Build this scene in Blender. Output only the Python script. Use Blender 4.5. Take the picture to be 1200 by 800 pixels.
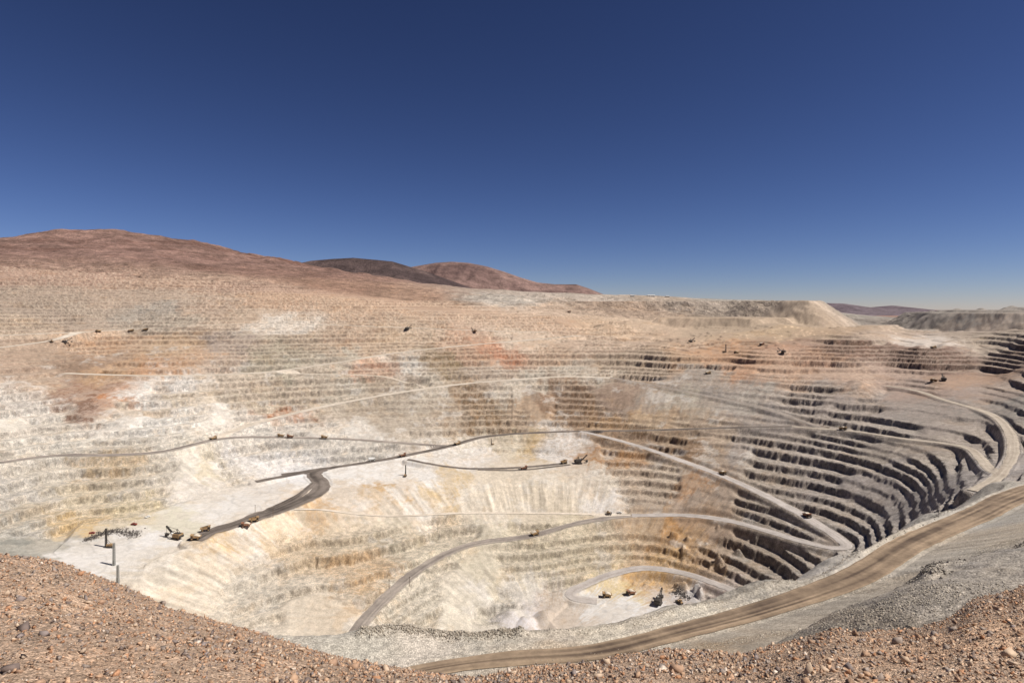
import bpy, bmesh, math, random
import numpy as np

# ------------------------------------------------------------------ camera, sky, sun, exposure
for o in list(bpy.data.objects): bpy.data.objects.remove(o)
S = bpy.context.scene
C = S.collection
random.seed(7)
RNG = np.random.default_rng(11)
F = 715.0                      # focal length in photo pixels (1200 wide)
U0, V0 = 600.0, 362.0          # vertical centre column and eye-level row of the photo
cam_d = bpy.data.cameras.new('camera'); cam = bpy.data.objects.new('camera', cam_d); C.objects.link(cam)
cam_d.sensor_width = 36.0; cam_d.lens = 36.0 * F / 1200.0
cam_d.shift_y = -38.0 / 1200.0
cam_d.clip_start = 0.1; cam_d.clip_end = 200000
cam.location = (0, 0, 0); cam.rotation_euler = (math.radians(90), 0, 0)
S.camera = cam
SUN_EL = math.radians(52); SUN_DIR = np.array([0.94, -0.24]); SUN_DIR /= np.linalg.norm(SUN_DIR)
sv = np.array([SUN_DIR[0] * math.cos(SUN_EL), SUN_DIR[1] * math.cos(SUN_EL), math.sin(SUN_EL)])
W = bpy.data.worlds.new('World'); S.world = W; W.use_nodes = True
nt = W.node_tree; nt.nodes.clear()
sky = nt.nodes.new('ShaderNodeTexSky'); sky.sky_type = 'NISHITA'; sky.sun_disc = False
sky.sun_elevation = SUN_EL; sky.sun_rotation = math.atan2(SUN_DIR[0], SUN_DIR[1])
sky.altitude = 3200; sky.air_density = 1.0; sky.dust_density = 0.6; sky.ozone_density = 6.0
bg = nt.nodes.new('ShaderNodeBackground'); bg.inputs[1].default_value = 0.05
wo = nt.nodes.new('ShaderNodeOutputWorld')
sg = nt.nodes.new('ShaderNodeGamma'); sg.inputs[1].default_value = 1.40      # clear high-desert air: deeper zenith
sm = nt.nodes.new('ShaderNodeMix'); sm.data_type = 'RGBA'; sm.blend_type = 'MULTIPLY'; sm.inputs[0].default_value = 1; sm.inputs[7].default_value = (.61, .46, .46, 1)
nt.links.new(sky.outputs[0], sg.inputs[0]); nt.links.new(sg.outputs[0], sm.inputs[6]); nt.links.new(sm.outputs[2], bg.inputs[0]); nt.links.new(bg.outputs[0], wo.inputs[0])
sl = bpy.data.lights.new('sun', 'SUN'); sl.energy = 4.6; sl.angle = math.radians(0.53); sl.color = (1.0, 0.955, 0.89)
so = bpy.data.objects.new('sun', sl); C.objects.link(so)
from mathutils import Vector, Matrix
so.rotation_euler = Vector(sv).to_track_quat('Z', 'Y').to_euler(); so.location = (300, -200, 800)
S.view_settings.view_transform = 'Standard'; S.view_settings.look = 'None'
S.view_settings.exposure = 0.4; S.view_settings.gamma = 1.0; S.view_settings.use_curve_mapping = False
K_ALB = 0.79                   # turns the brightness of sunlit rock in the photo into albedo

# ------------------------------------------------------------------ noise
TAB = [RNG.random((256, 256)).astype(np.float32) * 2 - 1 for _ in range(6)]
def vn(x, y, k=0):
    xi = np.floor(x); yi = np.floor(y); fx = (x - xi).astype(np.float32); fy = (y - yi).astype(np.float32)
    xi = xi.astype(np.int64); yi = yi.astype(np.int64); T = TAB[k % 6]
    fx = fx * fx * (3 - 2 * fx); fy = fy * fy * (3 - 2 * fy)
    x0 = xi & 255; x1 = (xi + 1) & 255; y0 = yi & 255; y1 = (yi + 1) & 255
    a = T[y0, x0]; b = T[y0, x1]; c = T[y1, x0]; d = T[y1, x1]
    return a + (b - a) * fx + (c - a) * fy + (a - b - c + d) * fx * fy
def fbm(x, y, wl, oct=4, k=0, gain=0.5):
    s = 0; a = 1.0; t = 0
    for i in range(oct):
        ca, sa = math.cos(0.7 * i + k), math.sin(0.7 * i + k)
        s = s + a * vn((x * ca - y * sa) / wl + 17.3 * i + 5.1 * k, (x * sa + y * ca) / wl + 3.7 * i, k + i)
        t += a; a *= gain; wl /= 2.03
    return s / t
def sstep(a, b, x):
    t = np.clip((x - a) / (b - a), 0, 1); return t * t * (3 - 2 * t)
def ip(u, v, z=None, Y=None):
    """a point of the photo at a known elevation (or distance) -> place in the world"""
    if Y is None: Y = -z * F / (v - V0)
    return ((u - U0) / F * Y, Y, -(v - V0) / F * Y)

# ------------------------------------------------------------------ haul roads: photo points with elevation, width, colour
ROADS = {
 'A':  ([(-60,397,-78),(0,393,-72),(75,390,-69),(150,386,-66),(220,382,-56),(300,379,-48),(370,380,-52),(480,384,-63),(560,387,-74),(640,389,-84)], 34, 'pale'),
 'A2': ([(-50,413,-108),(0,407,-97),(40,402,-87),(70,398,-80),(95,393,-74)], 28, 'pale'),
 'B':  ([(75,437,-172),(130,439,-174),(200,440,-175),(300,437,-172),(350,431,-162),(400,424,-150),(460,414,-134),(520,407,-120),(600,400,-107),(680,393,-92)], 26, 'pale'),
 'B2': ([(300,437,-172),(360,438,-176),(440,440,-180),(500,446,-190)], 12, 'pale'),
 'C':  ([(252,514,-287),(275,503,-278),(340,485,-255),(420,468,-233),(500,455,-213),(560,448,-203),(600,445,-198),(660,441,-191),(715,442,-192)], 28, 'pale'),
 'C2': ([(715,442,-192),(760,450,-203),(800,458,-213),(840,466,-222),(880,474,-232),(920,485,-243),(965,499,-259)], 15, 'grey'),
 'D':  ([(-60,549,-276),(0,542,-280),(40,536,-282),(80,533,-284),(130,533,-286),(190,529,-288),(250,515,-290),(285,512,-292),(320,512,-295),(400,514,-305),(460,518,-318),(526,522,-336)], 22, 'grey'),
 'E':  ([(330,556,-372),(380,549,-369),(440,540,-362),(472,534,-354),(525,523,-338),(560,513,-326),(590,509,-319),(620,507,-315),(680,505,-312),(760,504,-305),(850,501,-288),(930,500,-266)], 20, 'dark'),
 'E2': ([(930,500,-266),(1000,505,-258),(1060,514,-252),(1105,519,-247),(1135,525,-242),(1150,538,-235),(1160,550,-218),(1172,556,-207)], 16, 'dull'),
 'F':  ([(680,506,-312),(740,520,-330),(800,540,-349),(860,563,-366),(920,592,-382),(960,615,-392),(985,632,-399),(992,640,-402),(975,642,-406),(940,634,-411),(900,622,-416),(850,609,-421),(800,603,-425),(740,603,-430)], 21, 'palegrey'),
 'G':  ([(740,603,-430),(680,612,-435),(620,628,-441),(560,636,-446),(520,650,-450),(480,675,-456),(440,712,-462),(415,742,-466)], 21, 'grey'),
 'H':  ([(930,722,-464),(880,700,-470),(840,684,-474),(800,671,-477),(755,665,-480),(715,673,-485),(685,685,-490),(670,693,-493),(672,700,-496),(700,705,-499)], 21, 'palegrey'),
 'I':  ([(1040,452,-180),(1075,458,-183),(1105,468,-188),(1160,485,-195),(1182,505,-200),(1187,530,-203),(1174,554,-206),(1160,565,-206),(1140,576,-206)], 16, 'dull'),
 'W1': ([(228,633,-383),(250,622,-383),(300,607,-382),(340,593,-381),(372,577,-379),(376,566,-377),(368,556,-374),(380,549,-369)], 34, 'dark'),
 'W2': ([(240,627,-383),(285,607,-382),(320,594,-380),(350,580,-378),(368,566,-376)], 13, 'dark'),
 'W3': ([(300,566,-374),(330,560,-373),(380,549,-369)], 19, 'dark'),
 'X':  ([(478,541,-360),(505,546,-366),(550,549,-370),(600,548,-370),(640,545,-370),(665,542,-369)], 13, 'dark'),
 'X2': ([(560,551,-371),(610,551,-371),(670,545,-370)], 9, 'dark'),
 'L':  ([(345,604,-404),(380,603,-405),(430,604,-413),(480,604,-420),(540,601,-424),(620,601,-429),(690,602,-432),(740,603,-430)], 10, 'pale'),
}
NEARROAD = [(440,796,-142,12),(520,780,-141.5,13),(600,770,-141,14),(700,762,-141,15),(800,738,-141,16),(900,711,-142,18),(1000,676,-143.5,22),(1060,640,-145,24),(1100,621,-146,25),(1150,600,-148,26),(1200,577,-152,28),(1300,548,-160,30)]
RIM = [(330,752,-139),(400,748,-140.5),(470,742,-142),(600,743,-142.5),(700,737,-143),(800,712,-143),(900,683,-144),(1000,649,-146),(1100,601,-150),(1180,563,-158),(1280,535,-170)]

def dense(pts, step, f=ip):
    P = np.array([f(*p[:3]) + tuple(p[3:]) for p in pts])
    # Catmull-Rom through the points
    Q = np.vstack([2 * P[0] - P[1], P, 2 * P[-1] - P[-2]]); out = []
    for i in range(1, len(Q) - 2):
        a, b, c, d = Q[i - 1], Q[i], Q[i + 1], Q[i + 2]
        n = max(2, int(np.linalg.norm((c - b)[:2]) / step))
        for t in np.arange(n) / n:
            out.append(0.5 * ((2 * b) + (c - a) * t + (2 * a - 5 * b + 4 * c - d) * t * t + (3 * b - a - 3 * c + d) * t ** 3))
    out.append(P[-1]); return np.array(out)
# ------------------------------------------------------------------ survey: distances of the ground seen in the photo
# Elevations are first guesses; distances are then solved so that walls get believable slopes and roads believable grades.
ANCH = []
def add(*pts): ANCH.extend(pts)
for k, (pts, w, col) in ROADS.items(): ANCH += [p[:3] for p in pts]
# middle and right upper ground
add((810,398,-92),(850,410,-112),(730,398,-98),(760,412,-122),(700,425,-155),(760,435,-172),(640,420,-148),(560,425,-160),(620,432,-172),(900,398,-88),(920,412,-108),(960,420,-112),(840,430,-152),(880,445,-170),
    (940,440,-160),(980,400,-82),(1080,398,-88),(1150,396,-84),(1060,388,-70),(1000,425,-118),(1050,412,-100),(1100,420,-110),(1190,428,-118),(1000,445,-168),(1190,452,-142),(1130,440,-140),(1080,440,-148),
    (1000,475,-220),(1050,478,-213),(1100,495,-226),(950,470,-205),(1140,505,-222),(1060,500,-242))
# right wall and its corner
add((1100,558,-304),(1060,600,-352),(1010,640,-397),(960,570,-347),(1040,625,-352),(1000,540,-302),(1090,590,-302),(1075,610,-302),(1130,548,-252),(1122,577,-252),(1108,592,-252),(900,540,-325),(850,530,-325),
    (1020,585,-366),(1060,555,-312),(950,540,-318))
# left wall, white bench, slopes below it
add((-60,470,-225),(0,470,-222),(0,437,-172),(0,500,-250),(100,470,-216),(150,480,-228),(150,500,-254),(60,500,-250),(240,470,-216),(320,460,-206),(440,490,-268),(520,480,-262),(560,490,-278),(640,475,-262),
    (700,475,-262),(760,480,-264),(820,485,-262),(420,500,-284),
    (-60,600,-332),(0,600,-345),(0,620,-360),(-60,650,-372),(30,645,-378),(60,642,-385),(100,640,-385),(100,612,-383),(160,602,-381),(200,625,-383),(250,592,-378),(300,572,-375),(130,570,-333),(200,560,-334),(270,545,-337),(340,535,-340),
    (420,528,-338),(150,650,-386),(120,665,-387),(175,648,-385),(220,640,-384),(310,615,-381),(380,581,-378),(480,565,-376),(560,558,-374),(690,549,-372),(420,562,-374),(520,545,-368),(600,535,-362),(600,520,-338),(660,525,-345),
    (200,700,-420),(250,700,-428),(310,650,-414),(380,605,-405),(470,605,-421),(560,601,-425),(650,600,-431),(300,720,-448),(350,690,-441),(350,650,-427),(420,640,-433),(150,700,-412),(720,560,-382),(760,555,-366),(740,580,-402),(820,580,-394),(880,600,-404))
# pit floor
add((770,702,-500),(720,720,-503),(690,735,-504),(800,695,-500),(740,690,-499),(830,700,-490),(640,700,-484),(600,705,-486),(610,740,-503),(560,680,-470),(500,720,-480),(620,660,-462),(700,645,-456),(800,640,-450),(870,650,-444),(940,668,-438),(560,735,-490))

# rise of the ground per metre away from the viewer at places in the photo
SLP = """0,375,.3 100,375,.3 200,372,.3 300,370,.3 400,372,.3 500,375,.3 600,380,.2 0,420,.35 100,425,.35 200,415,.35 300,410,.35 400,405,.35 500,400,.3 600,410,.3 700,410,.22 800,410,.15 800,390,.06 900,400,.08 900,425,.2 1000,390,.05 1080,398,.02 990,405,.5 1040,408,.5 1000,418,.5 1060,418,.5 1100,422,.5 1150,420,.5 1190,425,.5 1190,415,.5 1140,432,.45 1000,440,.12 1100,440,.12 1180,445,.2 700,385,.12 800,375,.05 900,378,.05 1000,375,.03 1100,380,.05 1200,385,.08
0,460,.45 100,460,.45 200,460,.42 300,460,.42 400,450,.4 500,440,.4 600,430,.38 700,430,.35 800,440,.35 900,450,.38 1000,470,.42 1100,480,.35 1200,480,.2 0,510,.42 100,510,.42 200,500,.42 300,495,.45 400,490,.48 500,490,.5 600,480,.5 700,475,.5 800,480,.5 900,485,.42 1000,490,.4 1060,495,.4
0,570,.3 0,620,.28 60,570,.38 60,610,.38 120,560,.42 120,590,.42 200,560,.45 260,540,.45 340,530,.45 420,528,.35 60,648,.0 100,640,.0 150,640,.0 200,620,.0 250,600,.02 320,580,.02 360,560,.03 420,555,.02 480,550,.02 560,548,.02 620,545,.02 680,545,.02 560,530,.25 600,525,.35 660,525,.4
200,670,.55 250,660,.55 310,635,.55 350,615,.5 390,592,.6 450,585,.6 520,580,.6 600,575,.6 680,575,.6 720,560,.5 760,540,.45 300,690,.3 350,670,.3 400,630,.32 450,650,.32 500,630,.35 400,700,.3 450,700,.3 560,620,.35 620,615,.35 560,670,.4 620,660,.42 680,640,.42 740,630,.42 800,580,.45 850,580,.42 900,560,.42 950,560,.42 1000,560,.4 1000,600,.38 1050,540,.4 1060,580,.3 1100,550,.35 1080,600,.2 1120,570,.22 1140,550,.3 1170,540,.12
800,640,.42 860,640,.4 920,650,.4 900,680,.4 600,700,.4 560,710,.4 500,720,.3 720,715,.0 760,705,.0 690,730,.0 800,700,.05 840,690,.3 760,675,.45 820,675,.45 640,730,.2 600,735,.2 420,745,.1"""
RIMV_U = [-120,0,100,200,300,400,600,700,800,900,1000,1100,1180,1320]; RIMV = [645,650,668,705,730,744,742,737,712,683,649,601,563,530]
def survey():
    us = np.arange(-120, 1321, 24.0); vs = np.concatenate([np.arange(370, 400, 5.0), np.arange(400, 470, 7.0), np.arange(470, 760, 10.0)])
    nu, nv = len(us), len(vs); idx = lambda i, j: i * nv + j; n = nu * nv
    sp = np.array([[float(q) for q in t.split(',')] for t in SLP.split()])
    UU, VV = np.meshgrid(us, vs, indexing='ij')
    w = 1 / (((UU[..., None] - sp[:, 0]) / 1.6) ** 2 + (VV[..., None] - sp[:, 1]) ** 2 + 30) ** 1.5
    TA = (w * sp[:, 2]).sum(-1) / w.sum(-1)
    rimv = np.interp(us, RIMV_U, RIMV); hid = VV > rimv[:, None] + 8
    sv_ = (vs - V0) / F
    AtA = np.zeros((n, n)); Atb = np.zeros(n)
    def eq(ids, cs, b, wt):
        ids = np.array(ids); cs = np.array(cs) * wt; AtA[np.ix_(ids, ids)] += np.outer(cs, cs); Atb[ids] += cs * b * wt
    for i in range(nu):
        for j in range(nv - 1):
            ta = .5 * (TA[i, j] + TA[i, j + 1]); wt = 1.0 if not hid[i, j + 1] else .15
            eq([idx(i, j), idx(i, j + 1)], [1, -1], math.log((ta + sv_[j + 1]) / (ta + sv_[j])), wt * 4)
    for i in range(1, nu - 1):
        for j in range(nv): eq([idx(i - 1, j), idx(i, j), idx(i + 1, j)], [1, -2, 1], 0, 1.2)
    def bil(u, v):
        fi = np.clip((u + 120) / 24, 0, nu - 1.001); i = int(fi); fi -= i
        j = int(np.clip(np.searchsorted(vs, v) - 1, 0, nv - 2)); fj = float(np.clip((v - vs[j]) / (vs[j + 1] - vs[j]), 0, 1))
        return [idx(i, j), idx(i + 1, j), idx(i, j + 1), idx(i + 1, j + 1)], np.array([(1 - fi) * (1 - fj), fi * (1 - fj), (1 - fi) * fj, fi * fj])
    for u, v, z in ANCH:
        a, c = bil(u, v); eq(a, c, math.log(-z * F / (v - V0)), .10)
    for u, v, z in [(720,720,-503),(770,702,-500),(690,735,-504),(1172,556,-207),(1187,530,-204),(1200,480,-195),(100,640,-385),(300,379,-48),(150,386,-66),(480,384,-63),(0,393,-74),(1190,430,-125),(1080,398,-92),(1000,398,-92),(1170,400,-98),(1100,424,-128),(1000,424,-128),(900,400,-97),(800,392,-86),(640,389,-80),(1152,556,-222),(1140,572,-225),(1122,560,-248),(1112,585,-248),(1100,562,-270),(1090,590,-270),(1076,605,-270),(1060,585,-305),(1048,612,-305),(1036,628,-305),(1020,615,-335),(1010,635,-340)]:
        a, c = bil(u, v); eq(a, c, math.log(-z * F / (v - V0)), .6 if v > 432 or u < 760 else 3.0)
    A0, b0 = AtA.copy(), Atb.copy(); ell = np.linalg.solve(A0 + 1e-9 * np.eye(n), b0)
    dr = {k: np.array([p[:3] for p in pts], float) for k, (pts, w_, c_) in ROADS.items()}
    for it in range(2):
        AtA[:] = A0; Atb[:] = b0
        for k, P in dr.items():
            q = []
            for a, b in zip(P[:-1], P[1:]):
                m = max(1, int(np.hypot(*(b - a)[:2]) / 24)); q += [a + (b - a) * t / m for t in range(m)]
            q.append(P[-1]); w3 = []
            for u, v, zg in q:
                a, c = bil(u, v); Y = math.exp(c @ ell[a]); w3.append((a, c, (u - U0) / F * Y, Y, (v - V0) / F, zg))
            for p, r in zip(w3[:-1], w3[1:]):
                ds = math.hypot(p[2] - r[2], p[3] - r[3]) + 1; dz = float(np.clip(r[5] - p[5], -.09 * ds, .09 * ds))
                # z = -s Y (1 + dl)
                ids = list(p[0]) + list(r[0]); cs = list(p[4] * p[3] * p[1]) + list(-r[4] * r[3] * r[1])
                rhs = dz - (-r[4] * r[3] + p[4] * p[3]) + sum(np.array(cs) * ell[ids])
                g = {}
                for ii, cc in zip(ids, cs): g[ii] = g.get(ii, 0) + cc
                eq(list(g), list(g.values()), rhs, 1 / 22.0)
        ell = np.linalg.solve(AtA + 1e-9 * np.eye(n), Atb)
    Ym = np.exp(ell).reshape(nu, nv)
    def depth(u, v):
        a, c = bil(u, v); return math.exp(c @ ell[a])
    pts = []
    for i in range(nu):
        for j in range(nv):
            if VV[i, j] < rimv[i] - 6 and VV[i, j] > (388 if us[i] > 930 else 376 if us[i] > 640 else 0): pts.append(ip(us[i], vs[j], Y=Ym[i, j]))
    return pts, depth
SURV, depth = survey()
def rp(u, v, z=None, Y=None):      # photo point on the pit ground -> world
    return ip(u, v, Y=depth(u, v))
def smooth_path(P, w):
    P = P.copy(); n = len(P); k = np.hanning(2 * w + 3)[1:-1]; k /= k.sum()
    z = np.concatenate([np.full(w, P[0, 2]), P[:, 2], np.full(w, P[-1, 2])]); P[:, 2] = np.convolve(z, k, 'valid')[:n]; return P
RL = {}
for k, (pts, w, col) in ROADS.items():
    P = smooth_path(dense(pts, 10.0, rp), 6)
    RL[k] = np.hstack([P, np.full((len(P), 1), w / 2)])
for k, P in RL.items():            # roads meet level at their junctions
    for end in (0, 1):
        best = None
        for k2, Q in RL.items():
            if k2 == k or (k2 in ('A2', 'B2', 'W2', 'W3', 'X2', 'L') and k2 > k): continue
            d = np.hypot(Q[:, 0] - P[-end, 0], Q[:, 1] - P[-end, 1]); j = int(d.argmin())
            if d[j] < 60 and (best is None or d[j] < best[0]): best = (d[j], Q[j, 2])
        if best:
            dz = best[1] - P[-end, 2]; n = min(len(P), 14); f = dz * (1 - sstep(0, n, np.arange(n)))
            if end == 0: P[:n, 2] += f
            else: P[-n:, 2] += f[::-1]
P = dense(NEARROAD, 6.0); P[:, 3] *= .42; RL['N'] = P

# ------------------------------------------------------------------ elevation control points
CP = list(SURV)
CP += [tuple(p[:3]) for p in RL['N'][::7]]
def add(*pts):
    for p in pts: CP.append(ip(*p))
def addY(*pts):
    for u, v, Y in pts: CP.append(ip(u, v, Y=Y))
# upper slopes, hill on the left, plateau
addY((-40,345,2000),(0,340,2050),(0,315,2450),(0,296,2900),(0,282,3500),(60,274,4300),(100,270,4400),(150,268,4500),(200,275,4500),(250,288,4450),(300,301,4300),(340,311,4000),
     (100,340,2200),(100,312,2800),(100,292,3500),(200,340,2250),(200,318,2800),(200,298,3500),(300,345,2250),(300,327,2800),(400,352,2300),(400,326,3300),(450,333,3200),(500,339,3100),(560,344,3000),
     (400,340,2700),(480,358,2450),(500,348,2750),(560,362,2450),(620,348,3100),(650,368,2450),(700,347,3500),(760,346,3600),(640,378,2250),(720,376,2300),(800,347.5,3700),(900,352,3700),
     (950,371,3300),(1040,372,3600),(1000,380,2700),(1060,385,2450),(1120,391,2200),(1200,396,2000),(1300,398,2000))
for x, y, z in [(-3500,5600,300),(-1500,5800,260),(-2700,5600,420),(-500,5500,120),(300,5500,60),(1500,5500,-80),(3000,5500,-85),(5000,5500,-90),(-6000,4500,300),(-5500,3000,250),(5000,3500,-80),
                (-3500,2500,150),(-2600,1700,0),(-2300,1200,-60),(-1800,900,-90),(-1400,600,-110),(2600,1500,-110),(2300,900,-150),(1500,500,-165),(900,250,-160)]:
    CP.append((x, y, z))

for x, y, z in [(150,830,-452),(0,790,-450),(100,720,-450),(300,800,-440),(380,780,-410),(-100,770,-446),(200,720,-445)]: CP.append((x, y, z))
# near rim and the near wall under it (hidden from the photo)
Rm = np.array([ip(*p) for p in RIM]); 
Rd = np.gradient(Rm[:, :2], axis=0); Rd /= np.linalg.norm(Rd, axis=1)[:, None]; Rn = np.stack([-Rd[:, 1], Rd[:, 0]], 1)
for p, n in zip(Rm, Rn):
    CP.append(tuple(p))
    if p[0] < 300:
        for d, dz in ((12, -3), (30, -27), (60, -62), (180, -165), (300, -250)): CP.append((p[0] + n[0] * d, p[1] + n[1] * d, p[2] + dz))
    elif p[0] < 500:
        for d, dz in ((12, -3), (30, -27), (60, -62), (120, -104)): CP.append((p[0] + n[0] * d, p[1] + n[1] * d, p[2] + dz))
for x, y, z in [(-180,262,-137),(-300,285,-133),(-520,370,-125),(-800,560,-115),(-240,400,-235),(-420,470,-240),(-640,640,-250),(-220,560,-350),(-450,640,-350),(-250,720,-430),(-700,760,-330)]: CP.append((x, y, z))
for x in (-90, -40, 0, 50, 110, 180):
    for y, z in ((26, -24), (45, -36), (80, -62), (130, -98)):
        if x < 60 or y < 90: CP.append((x * (1 if y > 40 else .5), y, z))
for x, y, z in [(-160,120,-90),(-160,200,-125),(-60,200,-136),(0,200,-135),(300,120,-60),(350,220,-95),(250,60,-40),(500,300,-120),(-300,150,-95)]: CP.append((x, y, z))
add((1000,730,-86),(1100,690,-78),(1150,660,-88),(1080,662,-101),(1200,640,-97),(960,712,-118),(900,747,-124),(1150,628,-118),(1200,615,-120),(1060,672,-115),(1000,695,-128),(850,752,-128),(700,768,-136),(620,778,-138),(1250,640,-90))
CP = np.array(CP, dtype=np.float64)
# drop near duplicates, then multiquadric interpolation on a coarse grid
keep = np.ones(len(CP), bool)
for i in range(len(CP) - 1, 0, -1):
    if ((CP[:i, 0] - CP[i, 0]) ** 2 + (CP[:i, 1] - CP[i, 1]) ** 2).min() < 64: keep[i] = False
CP = CP[keep]; N = len(CP); CC = 22.0
def ker(dx, dy): return np.sqrt(dx * dx + dy * dy + CC * CC)
A = np.zeros((N + 3, N + 3)); A[:N, :N] = ker(CP[:, None, 0] - CP[None, :, 0], CP[:, None, 1] - CP[None, :, 1]) - np.eye(N) * 0.6
A[:N, N] = 1; A[:N, N + 1] = CP[:, 0] / 1000; A[:N, N + 2] = CP[:, 1] / 1000; A[N:, :N] = A[:N, N:].T
wts = np.linalg.solve(A, np.concatenate([CP[:, 2], [0, 0, 0]]))
def base_eval(x, y):
    out = wts[N] + wts[N + 1] * x / 1000 + wts[N + 2] * y / 1000
    x = x.astype(np.float32); y = y.astype(np.float32); out = out.astype(np.float32)
    for i in range(N):
        out += np.float32(wts[i]) * np.sqrt((x - np.float32(CP[i, 0])) ** 2 + (y - np.float32(CP[i, 1])) ** 2 + np.float32(CC * CC))
    return out
class Grid:
    def __init__(s, x0, x1, y0, y1, st):
        s.x0, s.y0, s.st = x0, y0, st; s.xs = np.arange(x0, x1 + st, st); s.ys = np.arange(y0, y1 + st, st)
        s.X, s.Y = np.meshgrid(s.xs, s.ys)
    def samp(s, A, x, y):
        fx = np.clip((x - s.x0) / s.st, 0, len(s.xs) - 1.001); fy = np.clip((y - s.y0) / s.st, 0, len(s.ys) - 1.001)
        i = fx.astype(np.int64); j = fy.astype(np.int64); fx = fx - i; fy = fy - j
        if A.ndim == 3: fx = fx[..., None]; fy = fy[..., None]
        return (A[j, i] * (1 - fx) + A[j, i + 1] * fx) * (1 - fy) + (A[j + 1, i] * (1 - fx) + A[j + 1, i + 1] * fx) * fy
G1 = Grid(-1900, 1900, -20, 2500, 10); G2 = Grid(-6000, 5400, -100, 6600, 40)
Z1 = base_eval(G1.X, G1.Y); Z2 = base_eval(G2.X, G2.Y)
def base(x, y):
    a = G1.samp(Z1, x, y); b = G2.samp(Z2, x, y)
    w = sstep(1700, 1890, np.abs(x)); w = np.maximum(w, sstep(2300, 2480, y))
    return a * (1 - w) + b * w
gy, gx = np.gradient(Z1, 10.0); SL1 = np.hypot(gx, gy)
for _ in range(2): SL1 = (SL1 + np.roll(SL1, 1, 0) + np.roll(SL1, -1, 0) + np.roll(SL1, 1, 1) + np.roll(SL1, -1, 1)) / 5
gy, gx = np.gradient(Z2, 40.0); SL2 = np.hypot(gx, gy)
def slope(x, y):
    w = np.maximum(sstep(1700, 1890, np.abs(x)), sstep(2300, 2480, y))
    return G1.samp(SL1, x, y) * (1 - w) + G2.samp(SL2, x, y) * w

def march(u, v, h, y0=30.0, y1=6000.0):
    """first place where the line of sight through photo point (u, v) meets the height function h"""
    ys = y0 * (y1 / y0) ** (np.arange(2600) / 2599.0)
    x = (u - U0) / F * ys; z = -(v - V0) / F * ys
    d = z - h(x, ys); i = int(np.argmax(d < 0))
    if d[i] >= 0: return None
    if i == 0: return np.array([x[0], ys[0], z[0]])
    t = d[i - 1] / (d[i - 1] - d[i]); y = ys[i - 1] + (ys[i] - ys[i - 1]) * t
    return np.array([(u - U0) / F * y, y, -(v - V0) / F * y])

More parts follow.
